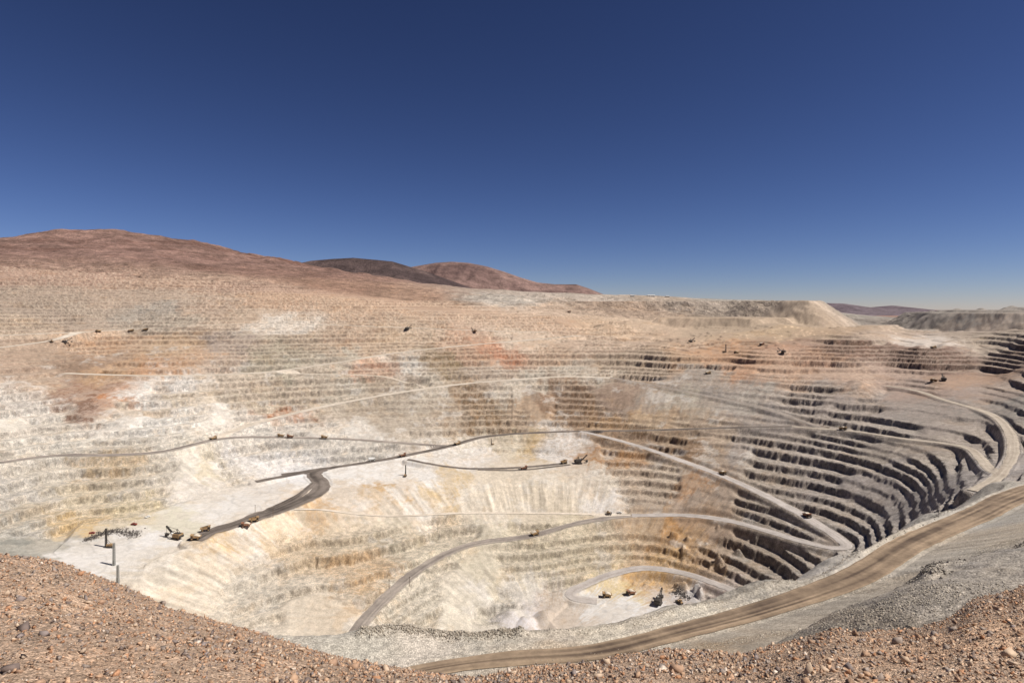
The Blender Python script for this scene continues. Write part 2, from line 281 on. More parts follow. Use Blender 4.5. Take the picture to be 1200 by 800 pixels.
# ------------------------------------------------------------------ rock colours: sunlit colour of the ground at places seen in the photo, and how strongly it is benched (0..1)
COLS = """0,300,168,130,110,.8 100,320,176,140,118,1 200,330,178,144,120,1 300,335,174,140,118,1 150,285,146,108,94,0 250,300,150,112,96,0 60,285,156,118,102,0 340,318,158,120,102,0
30,350,165,142,122,1 60,365,166,145,126,1 150,350,176,150,128,.7 180,365,163,150,136,.8 250,360,184,154,130,1 330,350,188,150,120,1 420,360,190,155,126,1 520,360,188,154,126,1 400,335,172,132,108,.1 480,345,176,138,112,.2
20,375,184,160,136,1 100,372,172,150,130,1 200,375,176,158,138,1 280,370,188,160,134,1 325,377,212,198,182,1 130,405,194,155,122,1 200,405,194,160,126,1 250,405,170,150,135,1 350,400,184,160,135,1 420,395,190,158,130,1 450,402,194,165,136,1 330,407,175,160,136,1
20,430,180,150,126,.6 60,425,174,146,122,.5 100,430,160,130,106,.2 140,435,190,150,112,.8 180,430,198,150,112,1 230,420,198,156,120,1 270,425,184,160,140,1 210,449,224,214,203,1 270,452,200,180,156,1 330,425,180,168,145,1 400,418,184,170,150,1 360,442,190,172,150,1 440,430,198,150,120,1 480,428,214,204,190,1 520,425,160,135,102,1 560,415,190,150,120,1 582,412,194,132,98,1 570,430,190,170,150,1
20,465,222,210,196,1 180,462,232,224,212,1 240,482,228,218,204,1 200,492,230,222,210,1 100,520,222,212,196,1 40,480,228,218,204,1 280,500,224,212,196,1 60,450,184,156,130,.4 90,455,160,122,98,.1 118,478,142,108,88,0 148,470,198,136,92,.8 165,482,214,194,170,1 60,490,220,208,190,1 130,503,224,214,200,1 230,470,214,195,170,1 300,470,204,185,160,1 317,482,188,124,84,1 350,457,190,170,146,1 400,455,184,170,150,1 440,462,172,152,128,.6 480,475,176,160,140,.5 500,465,190,175,155,1 550,470,152,122,92,1 565,480,158,126,92,1 590,462,200,185,165,1
620,452,204,190,170,1 640,458,150,118,92,1 660,470,148,116,90,1 690,482,158,122,90,1 620,485,180,150,120,1 640,410,198,165,136,1 620,402,204,180,156,1 700,407,194,165,140,1 720,420,174,150,126,1 680,430,200,185,165,1 760,425,184,160,136,1 800,420,188,150,116,1 840,420,198,150,112,1 870,430,198,150,116,.8 900,427,194,155,126,.6 730,468,156,130,110,0 755,470,172,155,138,0 800,470,184,170,150,.1 850,460,165,152,140,.2 820,442,170,155,140,.2 880,468,174,162,148,.3 905,490,165,152,142,.4 720,492,180,140,98,.8 770,492,190,160,126,.8
740,515,150,116,86,1 790,520,150,118,88,1 830,520,174,150,126,1 870,520,165,150,138,1 650,520,214,204,194,.6 620,523,200,170,124,.5 720,540,178,130,84,.8 740,562,184,160,136,1 700,560,208,194,175,.3 700,590,216,206,196,0 780,560,190,170,148,1 820,567,184,142,104,1 760,592,180,160,140,1 830,592,170,148,128,1 880,562,165,150,135,1 900,590,152,138,126,1
60,560,214,202,184,1 20,570,206,196,182,1 100,585,214,196,166,1 40,600,208,190,164,1 80,600,216,182,130,1 160,570,216,200,176,1 110,548,208,180,142,1 10,610,196,188,174,1 150,590,214,194,156,1 230,540,216,206,190,1 300,528,222,212,198,1 250,545,212,196,168,1 180,545,206,194,176,1 400,525,218,208,194,1 350,522,214,204,190,1 10,640,150,146,134,0 25,648,170,164,150,0
100,650,222,214,205,0 150,645,225,218,210,0 250,600,226,218,208,0 330,590,222,212,200,0 340,550,226,220,214,.3 420,560,230,222,212,0 480,555,228,220,210,0 560,540,226,216,204,.2 300,545,224,216,208,.4 230,570,222,210,196,.4 210,610,216,206,182,.3 590,525,212,196,170,.4
200,665,212,198,178,0 260,640,214,182,140,0 240,655,214,196,172,0 300,622,222,210,195,0 345,612,220,200,172,0 375,600,214,178,136,0 420,590,222,205,185,0 455,582,208,172,126,0 480,592,226,214,198,0 530,577,214,186,144,0 560,590,222,208,188,0 600,572,222,205,180,0 640,582,212,195,170,0 670,572,214,200,180,0
350,642,214,188,154,.8 300,680,212,200,182,.7 350,682,214,198,176,.9 420,642,210,190,160,1 410,657,208,170,126,1 480,640,204,190,165,1 530,620,200,185,160,1 560,642,204,192,168,1 500,702,212,200,180,1 600,650,204,188,160,.9 600,690,214,204,190,1 560,720,212,200,180,1 660,642,204,188,160,1 700,632,204,185,155,1 690,660,208,190,160,.9 750,627,190,156,118,1 790,632,190,142,90,1 820,622,170,140,112,1 800,652,184,142,94,1 850,642,165,140,118,1 900,652,155,138,122,1 880,672,160,145,130,1 830,662,174,136,98,1 950,662,160,148,138,1
740,722,224,218,212,0 700,712,216,209,201,0 620,732,222,214,212,0 720,688,216,192,145,0 770,682,204,160,104,.3 640,742,205,190,170,0 660,728,195,172,148,0 800,702,205,196,190,0 840,698,180,160,150,.5
950,470,168,152,140,1 1000,480,160,146,136,1 1050,500,162,150,140,1 950,530,165,152,142,1 1000,560,160,148,140,1 1050,560,160,148,140,1 1100,570,162,151,143,1 1130,560,165,155,148,1 1000,618,165,155,148,1 1060,600,162,152,145,1 1062,522,170,155,140,.3 1085,485,166,152,140,.4
920,387,194,165,132,.2 960,387,184,155,126,.2 960,420,188,146,118,1 1000,407,150,116,97,1 1050,412,140,109,93,1 1100,425,140,111,96,1 1180,420,150,126,111,1 1080,398,214,198,182,0 1030,390,190,165,142,.2 1150,400,174,155,136,.5 1000,440,192,160,136,.4 1050,440,184,155,136,.4 1080,450,170,146,132,.6 1120,447,184,150,124,.2 1180,455,170,150,136,.8 1120,500,165,150,138,1 1190,480,152,142,132,1
640,377,194,160,132,.8 700,380,198,165,134,.8 760,378,198,170,142,.3 650,360,194,165,140,.6 720,362,184,156,132,.2 800,360,184,166,148,0 870,360,174,165,152,0 940,362,190,178,162,0 850,382,184,160,134,0 700,350,204,185,166,0 780,352,200,178,156,0 1100,375,160,148,138,0 1180,375,156,146,138,0 1150,385,158,148,138,0 1080,380,160,147,135,0 600,352,196,182,166,.3
500,757,214,200,182,0 420,755,206,196,178,0 560,742,200,190,172,0 700,742,214,200,178,0 800,716,212,200,180,0 900,690,204,194,178,0 1000,655,198,188,174,0 1100,606,190,181,168,0 760,757,206,190,168,0 860,732,200,186,166,0 960,700,196,182,162,0 1080,640,190,178,160,0 1150,620,200,182,158,0 1060,668,200,182,158,0 1100,692,180,168,154,0 1160,655,180,170,158,0 980,730,196,180,160,0 900,748,206,190,168,0 850,750,196,172,142,0 950,717,194,178,156,0 650,772,200,176,148,0 1000,700,196,180,158,0 1180,600,186,176,160,0"""
cp = []
for tok in COLS.split():
    a = [float(q) for q in tok.split(',')]
    h = march(a[0], a[1], base)
    if h is None: continue
    g = sum(a[2:5]) / 3; rgb = [g + (c - g) * .84 for c in a[2:5]]
    cp.append(list(h[:2]) + [((c / 255 + .055) / 1.055) ** 2.4 * K_ALB for c in rgb] + [a[5]])
cp = np.array(cp, dtype=np.float32)
def idw(Gd, soft=60.0, pw=2.6):
    num = np.zeros(Gd.X.shape + (4,), np.float32); den = np.zeros(Gd.X.shape, np.float32)
    X = Gd.X.astype(np.float32); Y = Gd.Y.astype(np.float32)
    for p in cp:
        s = np.float32(1 + p[1] / 1500)            # far samples are farther apart
        w = 1 / ((((X - p[0]) ** 2 + (Y - p[1]) ** 2) / (s * s) + soft) ** pw)
        num += w[..., None] * p[2:6]; den += w
    return num / den[..., None]
C1 = idw(G1, 25.0, 4.2); C2 = idw(G2); B1 = idw(G1, 900.0, 1.5)
def rockcol(x, y, warp=True):
    if warp:
        wx = fbm(x, y, 90, 3, 1) * 30 + fbm(x, y, 20, 4, 2, .7) * 22; wy = fbm(x, y, 90, 3, 3) * 30 + fbm(x, y, 20, 4, 4, .7) * 22
        far = 0.25 + np.clip(y / 900, 0, 1.4); wx = wx * far; wy = wy * far
        th = np.arctan2(x - 60, y - 850) * 420; dr_ = (fbm(th, y * .02, 7, 3, 3, .7) * 34 + fbm(th, y * .02, 30, 2, 1) * 25) * sstep(500, 700, y) * (1 - sstep(1900, 2200, y))
        ra = np.hypot(x - 60, y - 850) + 1; x, y = x + wx + dr_ * (x - 60) / ra, y + wy + dr_ * (y - 850) / ra
    w = np.maximum(sstep(1700, 1890, np.abs(x)), sstep(2300, 2480, y))[..., None]
    c1 = G1.samp(C1, x, y)
    if warp:
        q = (.25 + .75 * sstep(-.12, .12, fbm(x, y, 24, 5, 0, .72)))[..., None]; c1 = c1 * q + G1.samp(B1, x, y) * (1 - q)
    return c1 * (1 - w) + G2.samp(C2, x, y) * w

# ------------------------------------------------------------------ waste dumps: flat tops with tip slopes
def poly_dist(x, y, P):
    """signed distance to a polygon, negative inside"""
    d = np.full(x.shape, 1e18); ins = np.zeros(x.shape, bool); n = len(P)
    for i in range(n):
        ax, ay = P[i]; bx, by = P[(i + 1) % n]; ex, ey = bx - ax, by - ay
        t = np.clip(((x - ax) * ex + (y - ay) * ey) / (ex * ex + ey * ey), 0, 1)
        d = np.minimum(d, (x - ax - t * ex) ** 2 + (y - ay - t * ey) ** 2)
        c = ((ay > y) != (by > y)) & (x < (bx - ax) * (y - ay) / (by - ay + 1e-9) + ax); ins ^= c
    d = np.sqrt(d); return np.where(ins, -d, d)
def P_(l, z): return [ip(u, v, Y=Y)[:2] for u, v, Y in l], z
DUMPS = [
 (*P_([(610,0,3050),(690,0,2950),(760,0,2900),(830,0,2850),(900,0,2800),(948,0,2760),(962,0,3000),(900,0,3700),(700,0,3700)], 0), 38),
 (*P_([(870,0,2760),(915,0,2620),(948,0,2500),(962,0,2620),(958,0,3000),(880,0,3000)], 0), 36),
 (*P_([(770,0,2500),(830,0,2380),(880,0,2290),(915,0,2330),(935,0,2500),(930,0,2800),(790,0,2800)], 0), -34),
 (*P_([(1058,0,2750),(1095,0,2480),(1150,0,2260),(1215,0,2060),(1300,0,2000),(1400,0,2600),(1300,0,3300),(1085,0,3300)], 0), -14),
 (*P_([(1100,0,2560),(1130,0,2450),(1160,0,2330),(1250,0,2180),(1400,0,2600),(1400,0,3300),(1130,0,3300)], 0), -4),
 (*P_([(1172,0,2420),(1240,0,2300),(1400,0,2500),(1400,0,2900),(1190,0,2800)], 0), 7),
 (*P_([(1085,0,3900),(1100,0,3500),(1200,0,3300),(1500,0,3300),(1500,0,4300),(1100,0,4500)], 0), -22),
 (*P_([(1005,0,2300),(1030,0,2250),(1060,0,2330),(1050,0,2450),(1010,0,2400)], 0), -62),
]
# fill slope under a machine ramp on the left, mounds on the pit floor
CONES = []
for u, v, hgt, k in [(600,722,9,.5),(617,730,9,.5),(640,722,7,.5),(655,728,6,.5),(797,694,9,.75),(1003,448,6,.4)]:
    q = ip(u, v, Y=depth(u, v)); CONES.append((q[0], q[1], q[2] + hgt, k))
for u, Y, top, k in [(1092,2620,-6,.5),(1122,2520,3,.45),(1150,2440,4,.5),(1186,2440,13,.45),(1214,2330,14,.5),(745,3150,43,.4),(860,3000,44,.4),(905,2850,42,.5)]:
    CONES.append(((u - U0) / F * Y, Y, top, k))
def on_base(pts):      # photo polyline -> points on the ground near the rim
    return np.array([q for q in resample(dense(pts, 3.0), 1.2)])
BL = {'left': [(425,742,-140.5),(470,742,-142),(540,743,-142),(610,744,-142)], 'right': [(1085,690,-92),(1100,668,-100),(1140,648,-106),(1200,628,-112),(1260,606,-118)],
      'rim': [(610,745,-142),(700,739,-143),(800,715,-143),(900,687,-144),(1000,654,-146),(1100,606,-150),(1180,568,-158)]}
def resample(P, st):
    L = np.concatenate([[0], np.cumsum(np.linalg.norm(np.diff(P[:, :2], axis=0), axis=1))]); s = np.arange(0, L[-1], st)
    return np.stack([np.interp(s, L, P[:, i]) for i in range(P.shape[1])], 1)
BERMS = [(on_base(BL['left']), 2.6, 2.0), (on_base(BL['right']), 2.6, 2.2), (on_base(BL['rim']), 1.3, 1.5)]
MINOR = ('A2', 'B2', 'C2', 'W2', 'W3', 'X', 'X2', 'L', 'C')
def roads_carve(x, y, z, names=None, sink=0.0):
    shp = x.shape; x = x.ravel(); y = y.ravel(); z = z.ravel().copy()
    order = [k for k in RL if k in MINOR] + [k for k in RL if k not in MINOR]
    for k in order:
        P = RL[k]
        if names and k not in names: continue
        m = (x > P[:, 0].min() - 75) & (x < P[:, 0].max() + 75) & (y > P[:, 1].min() - 75) & (y < P[:, 1].max() + 75)
        idx = np.nonzero(m)[0]
        if len(idx) == 0: continue
        bd = np.full(len(idx), 1e9); bz = np.zeros(len(idx)); bw = np.zeros(len(idx)); xi, yi = x[idx], y[idx]
        for i in range(len(P) - 1):
            a, b = P[i], P[i + 1]
            q = np.nonzero((xi > min(a[0], b[0]) - 75) & (xi < max(a[0], b[0]) + 75) & (yi > min(a[1], b[1]) - 75) & (yi < max(a[1], b[1]) + 75))[0]
            if len(q) == 0: continue
            ex, ey = b[0] - a[0], b[1] - a[1]; L = ex * ex + ey * ey + 1e-9
            t = np.clip(((xi[q] - a[0]) * ex + (yi[q] - a[1]) * ey) / L, 0, 1)
            d = np.hypot(xi[q] - a[0] - t * ex, yi[q] - a[1] - t * ey)
            s = d < bd[q]; qs = q[s]; bd[qs] = d[s]; bz[qs] = a[2] + (b[2] - a[2]) * t[s]; bw[qs] = a[3] + (b[3] - a[3]) * t[s]
        near = bd < 75; idx = idx[near]; bd = bd[near]; bz = bz[near]; bw = bw[near]
        e = np.maximum(bd - bw - 2.0, 0) * (1.15 if k != 'N' else 0.5); lo = e + e * e / 15 if k != 'N' else e * 4; hi = e + e * e / 15 if k != 'N' else e
        far = e > 60
        zz = np.clip(z[idx], bz - lo, bz + hi)
        z[idx] = np.where(far, z[idx], zz - np.where(bd < bw, sink, 0))
    return z.reshape(shp)

def flat(pts, kd):
    P = np.array([ip(u, v, Y=depth(u, v)) for u, v in pts]); A = np.c_[np.ones(len(P)), P[:, :2]]
    return P[:, :2], np.linalg.lstsq(A, P[:, 2], rcond=None)[0], kd
FLATS = [flat([(62,648),(100,613),(160,603),(210,598),(250,596),(300,585),(340,577),(360,566),(372,580),(372,590),(310,614),(250,632),(222,640),(185,650),(170,660),(165,690),(100,680)], .72),
         flat([(365,566),(375,556),(440,546),(505,541),(560,543),(640,539),(674,539),(692,548),(620,553),(560,557),(480,564),(420,573),(388,580),(374,586)], .72),
         flat([(672,703),(700,700),(735,695),(790,690),(815,695),(800,712),(760,728),(700,742),(660,748),(645,728)], .7)]
HB = 11.0
LEV = np.cumsum(np.concatenate([[-620.0], np.random.default_rng(3).choice([7.5, 9.0, 10.0, 11.0, 12.5, 15.0], 130)]))
def H(x, y, sink=0.0, want=False):
    x = np.asarray(x, float); y = np.asarray(y, float)
    zb = base(x, y); s = slope(x, y); terr = rockcol(x, y, False)[..., 3]
    # benches
    nq = (fbm(x, y, 110, 2, 0) * 9.0 + fbm(x, y, 19, 3, 2) * 3.6 + fbm(x, y, 6.5, 2, 4) * 2.2) * np.clip(s, .1, .8) / HB
    q = np.interp(zb, LEV, np.arange(len(LEV))) + nq; fl = np.clip(np.floor(q), 0, len(LEV) - 2); fr = q - fl
    rho = np.clip(s / 2.5, 0.10, 0.8)
    st = np.clip((fr - (1 - rho)) / rho, 0, 1); li = fl.astype(np.int64)
    zt = LEV[li] + st * (LEV[li + 1] - LEV[li]) - HB * nq * .1
    m = np.clip(terr * 1.15, 0, 1) * np.where(y > 1900, sstep(0.08, 0.14, s), sstep(0.13, 0.24, s)) * sstep(170, 330, y)
    m = np.where(y > 1800, m * (1 - sstep(170, 330, zb)), m)
    m = m * (1 - (.9 - .25 * sstep(300, 500, x)) * (1 - .65 * sstep(1350, 1550, y) * (x < 0)) * sstep(.14, .34, fbm(x, y * .7, 130, 3, 5)))
    z = zb * (1 - m) + zt * m
    riser = np.where((st > 0.02) & (st < 0.98), 1.0, 0.0) * m
    # broken rock on faces, rills on loose slopes
    th0 = np.arctan2(x - 60, y - 850) * 420
    z = z + riser * fbm(th0, z * .35, 4.2, 3, 4, .65) * 2.5 * sstep(320, 450, y)
    amp = 0.25 + .8 * riser + 0.7 * sstep(.25, .6, s) * (1 - m)
    nearf = np.clip(y / 420, 0.35, 1)
    z = z + amp * nearf * (fbm(x, y, 10, 3, 1, .62) * 1.3)
    th = np.arctan2(x - 60, y - 850) * 420; rr = np.hypot(x - 60, y - 850)
    z = z + (1 - m) * sstep(.25, .5, s) * sstep(320, 450, y) * (1 - sstep(1700, 2000, y)) * fbm(th, rr * .1, 14, 3, 2, .6) * 2.2
    z = z + (1 - sstep(300, 420, y)) * sstep(60, 110, y) * (fbm(x, y, 16, 4, 3, .6) * 1.6 + fbm(x, y, 3.5, 3, 1, .6) * .5)
    z = z + sstep(1500, 4500, y) * sstep(0, 250, zb) * (fbm(x, y, 420, 5, 3) * 46 - np.abs(fbm(x, y * .7, 300, 4, 2, .6)) * 46)
    zp = (fbm(x, y, 210, 4, 1, .55) * 26 + (y - 1700) * .006) / 5.0; fz = np.floor(zp)
    up = sstep(1500, 1650, y - .0 * x) * sstep(-300, 0, x) * (1 - sstep(3200, 3600, y)) * (1 - sstep(.14, .22, s))
    z = z + up * (fz + sstep(.8, 1.0, zp - fz) - 1.5) * 4.0
    for P, _, top in DUMPS:
        P = np.array(P)
        bb = (x > P[:, 0].min() - 260) & (x < P[:, 0].max() + 260) & (y > P[:, 1].min() - 260) & (y < P[:, 1].max() + 260)
        if not bb.any(): continue
        xx, yy = x[bb], y[bb]; d = poly_dist(xx, yy, P) + fbm(xx, yy, 150, 3, 2) * 26 + fbm(xx, yy, 34, 3, 4) * 12
        zd = np.minimum(top + fbm(xx, yy, 60, 3, 1) * 6, top - np.maximum(d, 0) * 0.70)
        z[bb] = np.maximum(z[bb], zd)
    for cx, cy, top, k in CONES:
        d = np.hypot(x - cx, y - cy) * (1 + .12 * fbm(x, y, 18, 2, 3)); z = np.maximum(z, top - np.maximum(d - 5, 0) * k)
    for P, pl, kd in FLATS:
        bb = (x > P[:, 0].min() - 60) & (x < P[:, 0].max() + 60) & (y > P[:, 1].min() - 60) & (y < P[:, 1].max() + 60)
        if not bb.any(): continue
        xx, yy = x[bb], y[bb]; d = poly_dist(xx, yy, P) + fbm(xx, yy, 40, 3, 5) * 5 + fbm(xx, yy, 9, 2, 1) * 1.2
        zf = pl[0] + pl[1] * xx + pl[2] * yy + fbm(xx, yy, 30, 3, 2) * .5; e = np.maximum(d, 0)
        z[bb] = np.where(d < 55, np.clip(z[bb], zf - e * kd, zf + e * 1.3), z[bb])
    z = roads_carve(x, y, z, sink=sink)
    for P, hgt, sg in BERMS:
        bb = (x > P[:, 0].min() - 12) & (x < P[:, 0].max() + 12) & (y > P[:, 1].min() - 12) & (y < P[:, 1].max() + 12)
        if not bb.any(): continue
        xx, yy = x[bb], y[bb]; d = np.full(xx.shape, 1e9)
        for p in P: d = np.minimum(d, (xx - p[0]) ** 2 + (yy - p[1]) ** 2)
        z[bb] += hgt * np.exp(-d / (2 * sg * sg)) * (1 + .4 * fbm(xx, yy, 5, 3, 2))
    if want: return z, riser, m, s
    return z

# ------------------------------------------------------------------ materials
def lin(c): return tuple(((q / 255 + .055) / 1.055) ** 2.4 for q in c)
def new_mat(name):
    m = bpy.data.materials.new(name); m.use_nodes = True; nt = m.node_tree; b = nt.nodes['Principled BSDF']
    b.inputs['Roughness'].default_value = 0.95; b.inputs['Specular IOR Level'].default_value = 0.15
    return m, nt, b
def node(nt, t, **kw):
    n = nt.nodes.new(t)
    for k, v in kw.items():
        if k in n.inputs.keys(): n.inputs[k].default_value = v
        else: setattr(n, k, v)
    return n
def rock_mat(name, scales, bump=0.6, dist=1.0, var=0.35, lo=.4, gravel=None):
    """vertex rock colour, broken up by noise at several sizes, with bump"""
    m, nt, b = new_mat(name); L = nt.links
    at = node(nt, 'ShaderNodeAttribute', attribute_name='Col'); geo = node(nt, 'ShaderNodeNewGeometry')
    col = at.outputs['Color']; hgt = None
    for i, sc in enumerate(scales):
        n = node(nt, 'ShaderNodeTexNoise', Scale=sc, Detail=6.0, Roughness=0.65); L.new(geo.outputs['Position'], n.inputs['Vector'])
        mr = node(nt, 'ShaderNodeMapRange'); mr.inputs[1].default_value = lo; mr.inputs[2].default_value = 1 - lo
        mr.inputs[3].default_value = 1 - var; mr.inputs[4].default_value = 1 + var * .8
        L.new(n.outputs[0], mr.inputs[0])
        mx = node(nt, 'ShaderNodeMix', data_type='RGBA', blend_type='MULTIPLY'); L.new(at.outputs['Alpha'], mx.inputs[0])
        L.new(col, mx.inputs[6]); L.new(mr.outputs[0], mx.inputs[7]); col = mx.outputs[2]
        hgt = n.outputs[0]
    for gs in (gravel or ()):       # loose gravel: every cell its own shade and its own lump
        vo = node(nt, 'ShaderNodeTexVoronoi', Scale=gs); L.new(geo.outputs['Position'], vo.inputs['Vector'])
        sp = node(nt, 'ShaderNodeSeparateColor'); L.new(vo.outputs['Color'], sp.inputs[0])
        mg = node(nt, 'ShaderNodeMapRange'); mg.inputs[3].default_value = .62; mg.inputs[4].default_value = 1.32; L.new(sp.outputs[0], mg.inputs[0])
        md = node(nt, 'ShaderNodeMapRange'); md.inputs[1].default_value = .25; md.inputs[2].default_value = .75; md.inputs[3].default_value = 1.06; md.inputs[4].default_value = .72; L.new(vo.outputs['Distance'], md.inputs[0])
        m1 = node(nt, 'ShaderNodeMath', operation='MULTIPLY'); L.new(mg.outputs[0], m1.inputs[0]); L.new(md.outputs[0], m1.inputs[1])
        mx = node(nt, 'ShaderNodeMix', data_type='RGBA', blend_type='MULTIPLY'); mx.inputs[0].default_value = .85; L.new(col, mx.inputs[6]); L.new(m1.outputs[0], mx.inputs[7]); col = mx.outputs[2]
        sb = node(nt, 'ShaderNodeMath', operation='SUBTRACT'); L.new(hgt, sb.inputs[0]); L.new(vo.outputs['Distance'], sb.inputs[1]); hgt = sb.outputs[0]
    L.new(col, b.inputs['Base Color'])
    bp = node(nt, 'ShaderNodeBump', Strength=bump, Distance=dist); L.new(hgt, bp.inputs['Height']); L.new(bp.outputs[0], b.inputs['Normal'])
    sm_ = node(nt, 'ShaderNodeMath', operation='MULTIPLY'); sm_.inputs[1].default_value = bump; L.new(at.outputs['Alpha'], sm_.inputs[0]); L.new(sm_.outputs[0], bp.inputs['Strength'])
    return m
M_PIT = rock_mat('mine_rock', (0.12, 0.6), 1.0, 3.5, 0.26, .40)
M_NEAR = rock_mat('rim_rock', (0.3, 1.6), 0.7, 0.5, 0.2, .36, (1.4,))
M_FORE = rock_mat('rubble_soil', (1.6, 14.0), 0.8, 0.05, 0.2, .36, (10.0, 24.0))
M_FAR = rock_mat('desert_rock', (0.006, 0.03), 0.9, 30.0, 0.24, .38)
M_ROAD = rock_mat('haul_road_surface', (0.08, 0.5), 0.3, 0.4, 0.10)

# ------------------------------------------------------------------ mesh helpers
def mesh_np(name, V, Fq, col=None, mat=None, smooth=False):
    me = bpy.data.meshes.new(name); nv = len(V); nf = len(Fq); k = Fq.shape[1]
    me.vertices.add(nv); me.vertices.foreach_set('co', np.ascontiguousarray(V, np.float32).ravel())
    me.loops.add(nf * k); me.loops.foreach_set('vertex_index', np.ascontiguousarray(Fq, np.int32).ravel())
    me.polygons.add(nf); me.polygons.foreach_set('loop_start', np.arange(nf, dtype=np.int32) * k)
    me.update(calc_edges=True)
    if smooth: me.polygons.foreach_set('use_smooth', np.ones(nf, bool))
    if col is not None:
        a = me.color_attributes.new('Col', 'FLOAT_COLOR', 'POINT')
        c = np.ones((nv, 4), np.float32); c[:, :np.shape(col)[1]] = col; a.data.foreach_set('color', c.ravel())
    if mat: me.materials.append(mat)
    return me
def obj(name, me, parent=None):
    o = bpy.data.objects.new(name, me); C.objects.link(o)
    if parent is not None: o.parent = parent
    return o
def struct(name, me, kind='structure'):
    o = obj(name, me); o['kind'] = kind; return o
def quads(nr, nc):
    i = np.arange((nr - 1) * (nc - 1)); r = i // (nc - 1); c = i % (nc - 1); a = r * nc + c
    return np.stack([a, a + 1, a + nc + 1, a + nc], 1)

def ground_col(x, y, z, riser, m, s, sr=None):
    c = rockcol(x, y)[..., :3].copy()
    n1 = fbm(x, y, 45, 3, 2); n2 = fbm(x + z * 1.1, y - z * .7, 9, 4, 3, .75); n3 = vn(x / 2.7, y / 2.7 + z / 2.0, 5)
    far = sstep(150, 700, y); det = np.where(y > 330, .22 + (.2 + .58 * m) * sstep(.06, .22, s + .5 * riser), .8)
    n1 = n1 * det; n2 = n2 * det; n3 = n3 * det
    th = np.arctan2(x - 60, y - 850) * 420; rr = np.hypot(x - 60, y - 850)
    flute = fbm(th, z * .4, 3.6, 3, 5, .7); strat = fbm(th * .12, z * 1.0, 5.0, 3, 3, .6)
    c *= (1 + 0.10 * n1 + (0.10 + 0.10 * far) * n2 + 0.08 * n3 * far)[..., None]
    c *= (1 + far * det * (.26 * flute * (.35 + .65 * riser) + .10 * strat))[..., None]
    # pale dust on the bench treads, fresh darker rock on the faces
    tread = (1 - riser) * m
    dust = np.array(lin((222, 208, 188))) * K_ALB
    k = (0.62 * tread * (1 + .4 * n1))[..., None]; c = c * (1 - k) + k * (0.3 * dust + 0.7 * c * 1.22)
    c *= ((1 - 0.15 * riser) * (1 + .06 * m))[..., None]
    # wheel tracks on the working floors
    tr = np.exp(-(fbm(x, y, 55, 2, 2) / .025) ** 2) + np.exp(-(fbm(x + 70, y - 30, 38, 2, 4) / .03) ** 2) + .7 * np.exp(-(fbm(x - 90, y, 25, 2, 1) / .04) ** 2)
    c *= (1 - .13 * tr * (1 - sstep(.08, .16, s)) * (y > 330))[..., None]
    # iron staining: small rusty and ochre smears, white alteration
    st = sstep(.16, .42, fbm(x, y * .6 + z * 1.2, 42, 5, 4, .68)) * sstep(.02, .12, c[..., 0] - c[..., 2]) * (s > .12)
    rust = np.array([1.0, .86, .70]); c = c * (1 - (.3 * st)[..., None]) + c * rust * (.3 * st)[..., None]
    wh = sstep(.22, .42, fbm(x + 900, y * .7 + z, 38, 5, 0, .68)) * far * (s > .12) * (x < 500) * (y < 1700)
    c = c * (1 - (.4 * wh)[..., None]) + np.array(lin((222, 214, 204))) * K_ALB * (.4 * wh)[..., None]
    # loose spills run straight down the slopes between the benches and down the dumps
    g = fbm(th, rr * .09, 6, 3, 1, .7); c *= (1 + .40 * g * (1 - m) * sstep(.2, .5, s))[..., None]
    if sr is not None: c *= (1 + .55 * fbm(th + y * .3, rr * .12, 9, 3, 2, .7) * sstep(.35, .6, sr) * (1 - m) * sstep(1750, 1900, y))[..., None]
    return np.concatenate([np.clip(c, 0.015, 0.8), det[..., None]], -1)

def terrain(name, ys, nc, half, off, mat, cut=None):
    t = np.linspace(-1, 1, nc)
    X = t[None, :] * half * (ys[:, None] + off); Y = np.repeat(ys[:, None], nc, 1) 
    Z, riser, m, s = H(X, Y, sink=0.5, want=True)
    dZy = np.gradient(Z, axis=0) / np.gradient(Y, axis=0); dZx = np.gradient(Z, axis=1) / np.gradient(X, axis=1)
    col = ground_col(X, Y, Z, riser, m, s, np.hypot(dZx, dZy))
    V = np.stack([X, Y, Z], -1).reshape(-1, 3)
    return struct(name, mesh_np(name, V, quads(*X.shape), col.reshape(-1, 4), mat))
def geo_rows(y0, y1, k):
    n = int(math.log(y1 / y0) * k); return y0 * (y1 / y0) ** (np.arange(n + 1) / n)
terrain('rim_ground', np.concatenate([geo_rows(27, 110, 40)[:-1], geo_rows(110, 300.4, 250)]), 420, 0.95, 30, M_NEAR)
terrain('pit_ground', np.concatenate([geo_rows(300, 620, 180)[:-1], geo_rows(620, 1900, 560)[:-1], geo_rows(1900, 2600, 280)]), 1150, 0.88, 60, M_PIT)
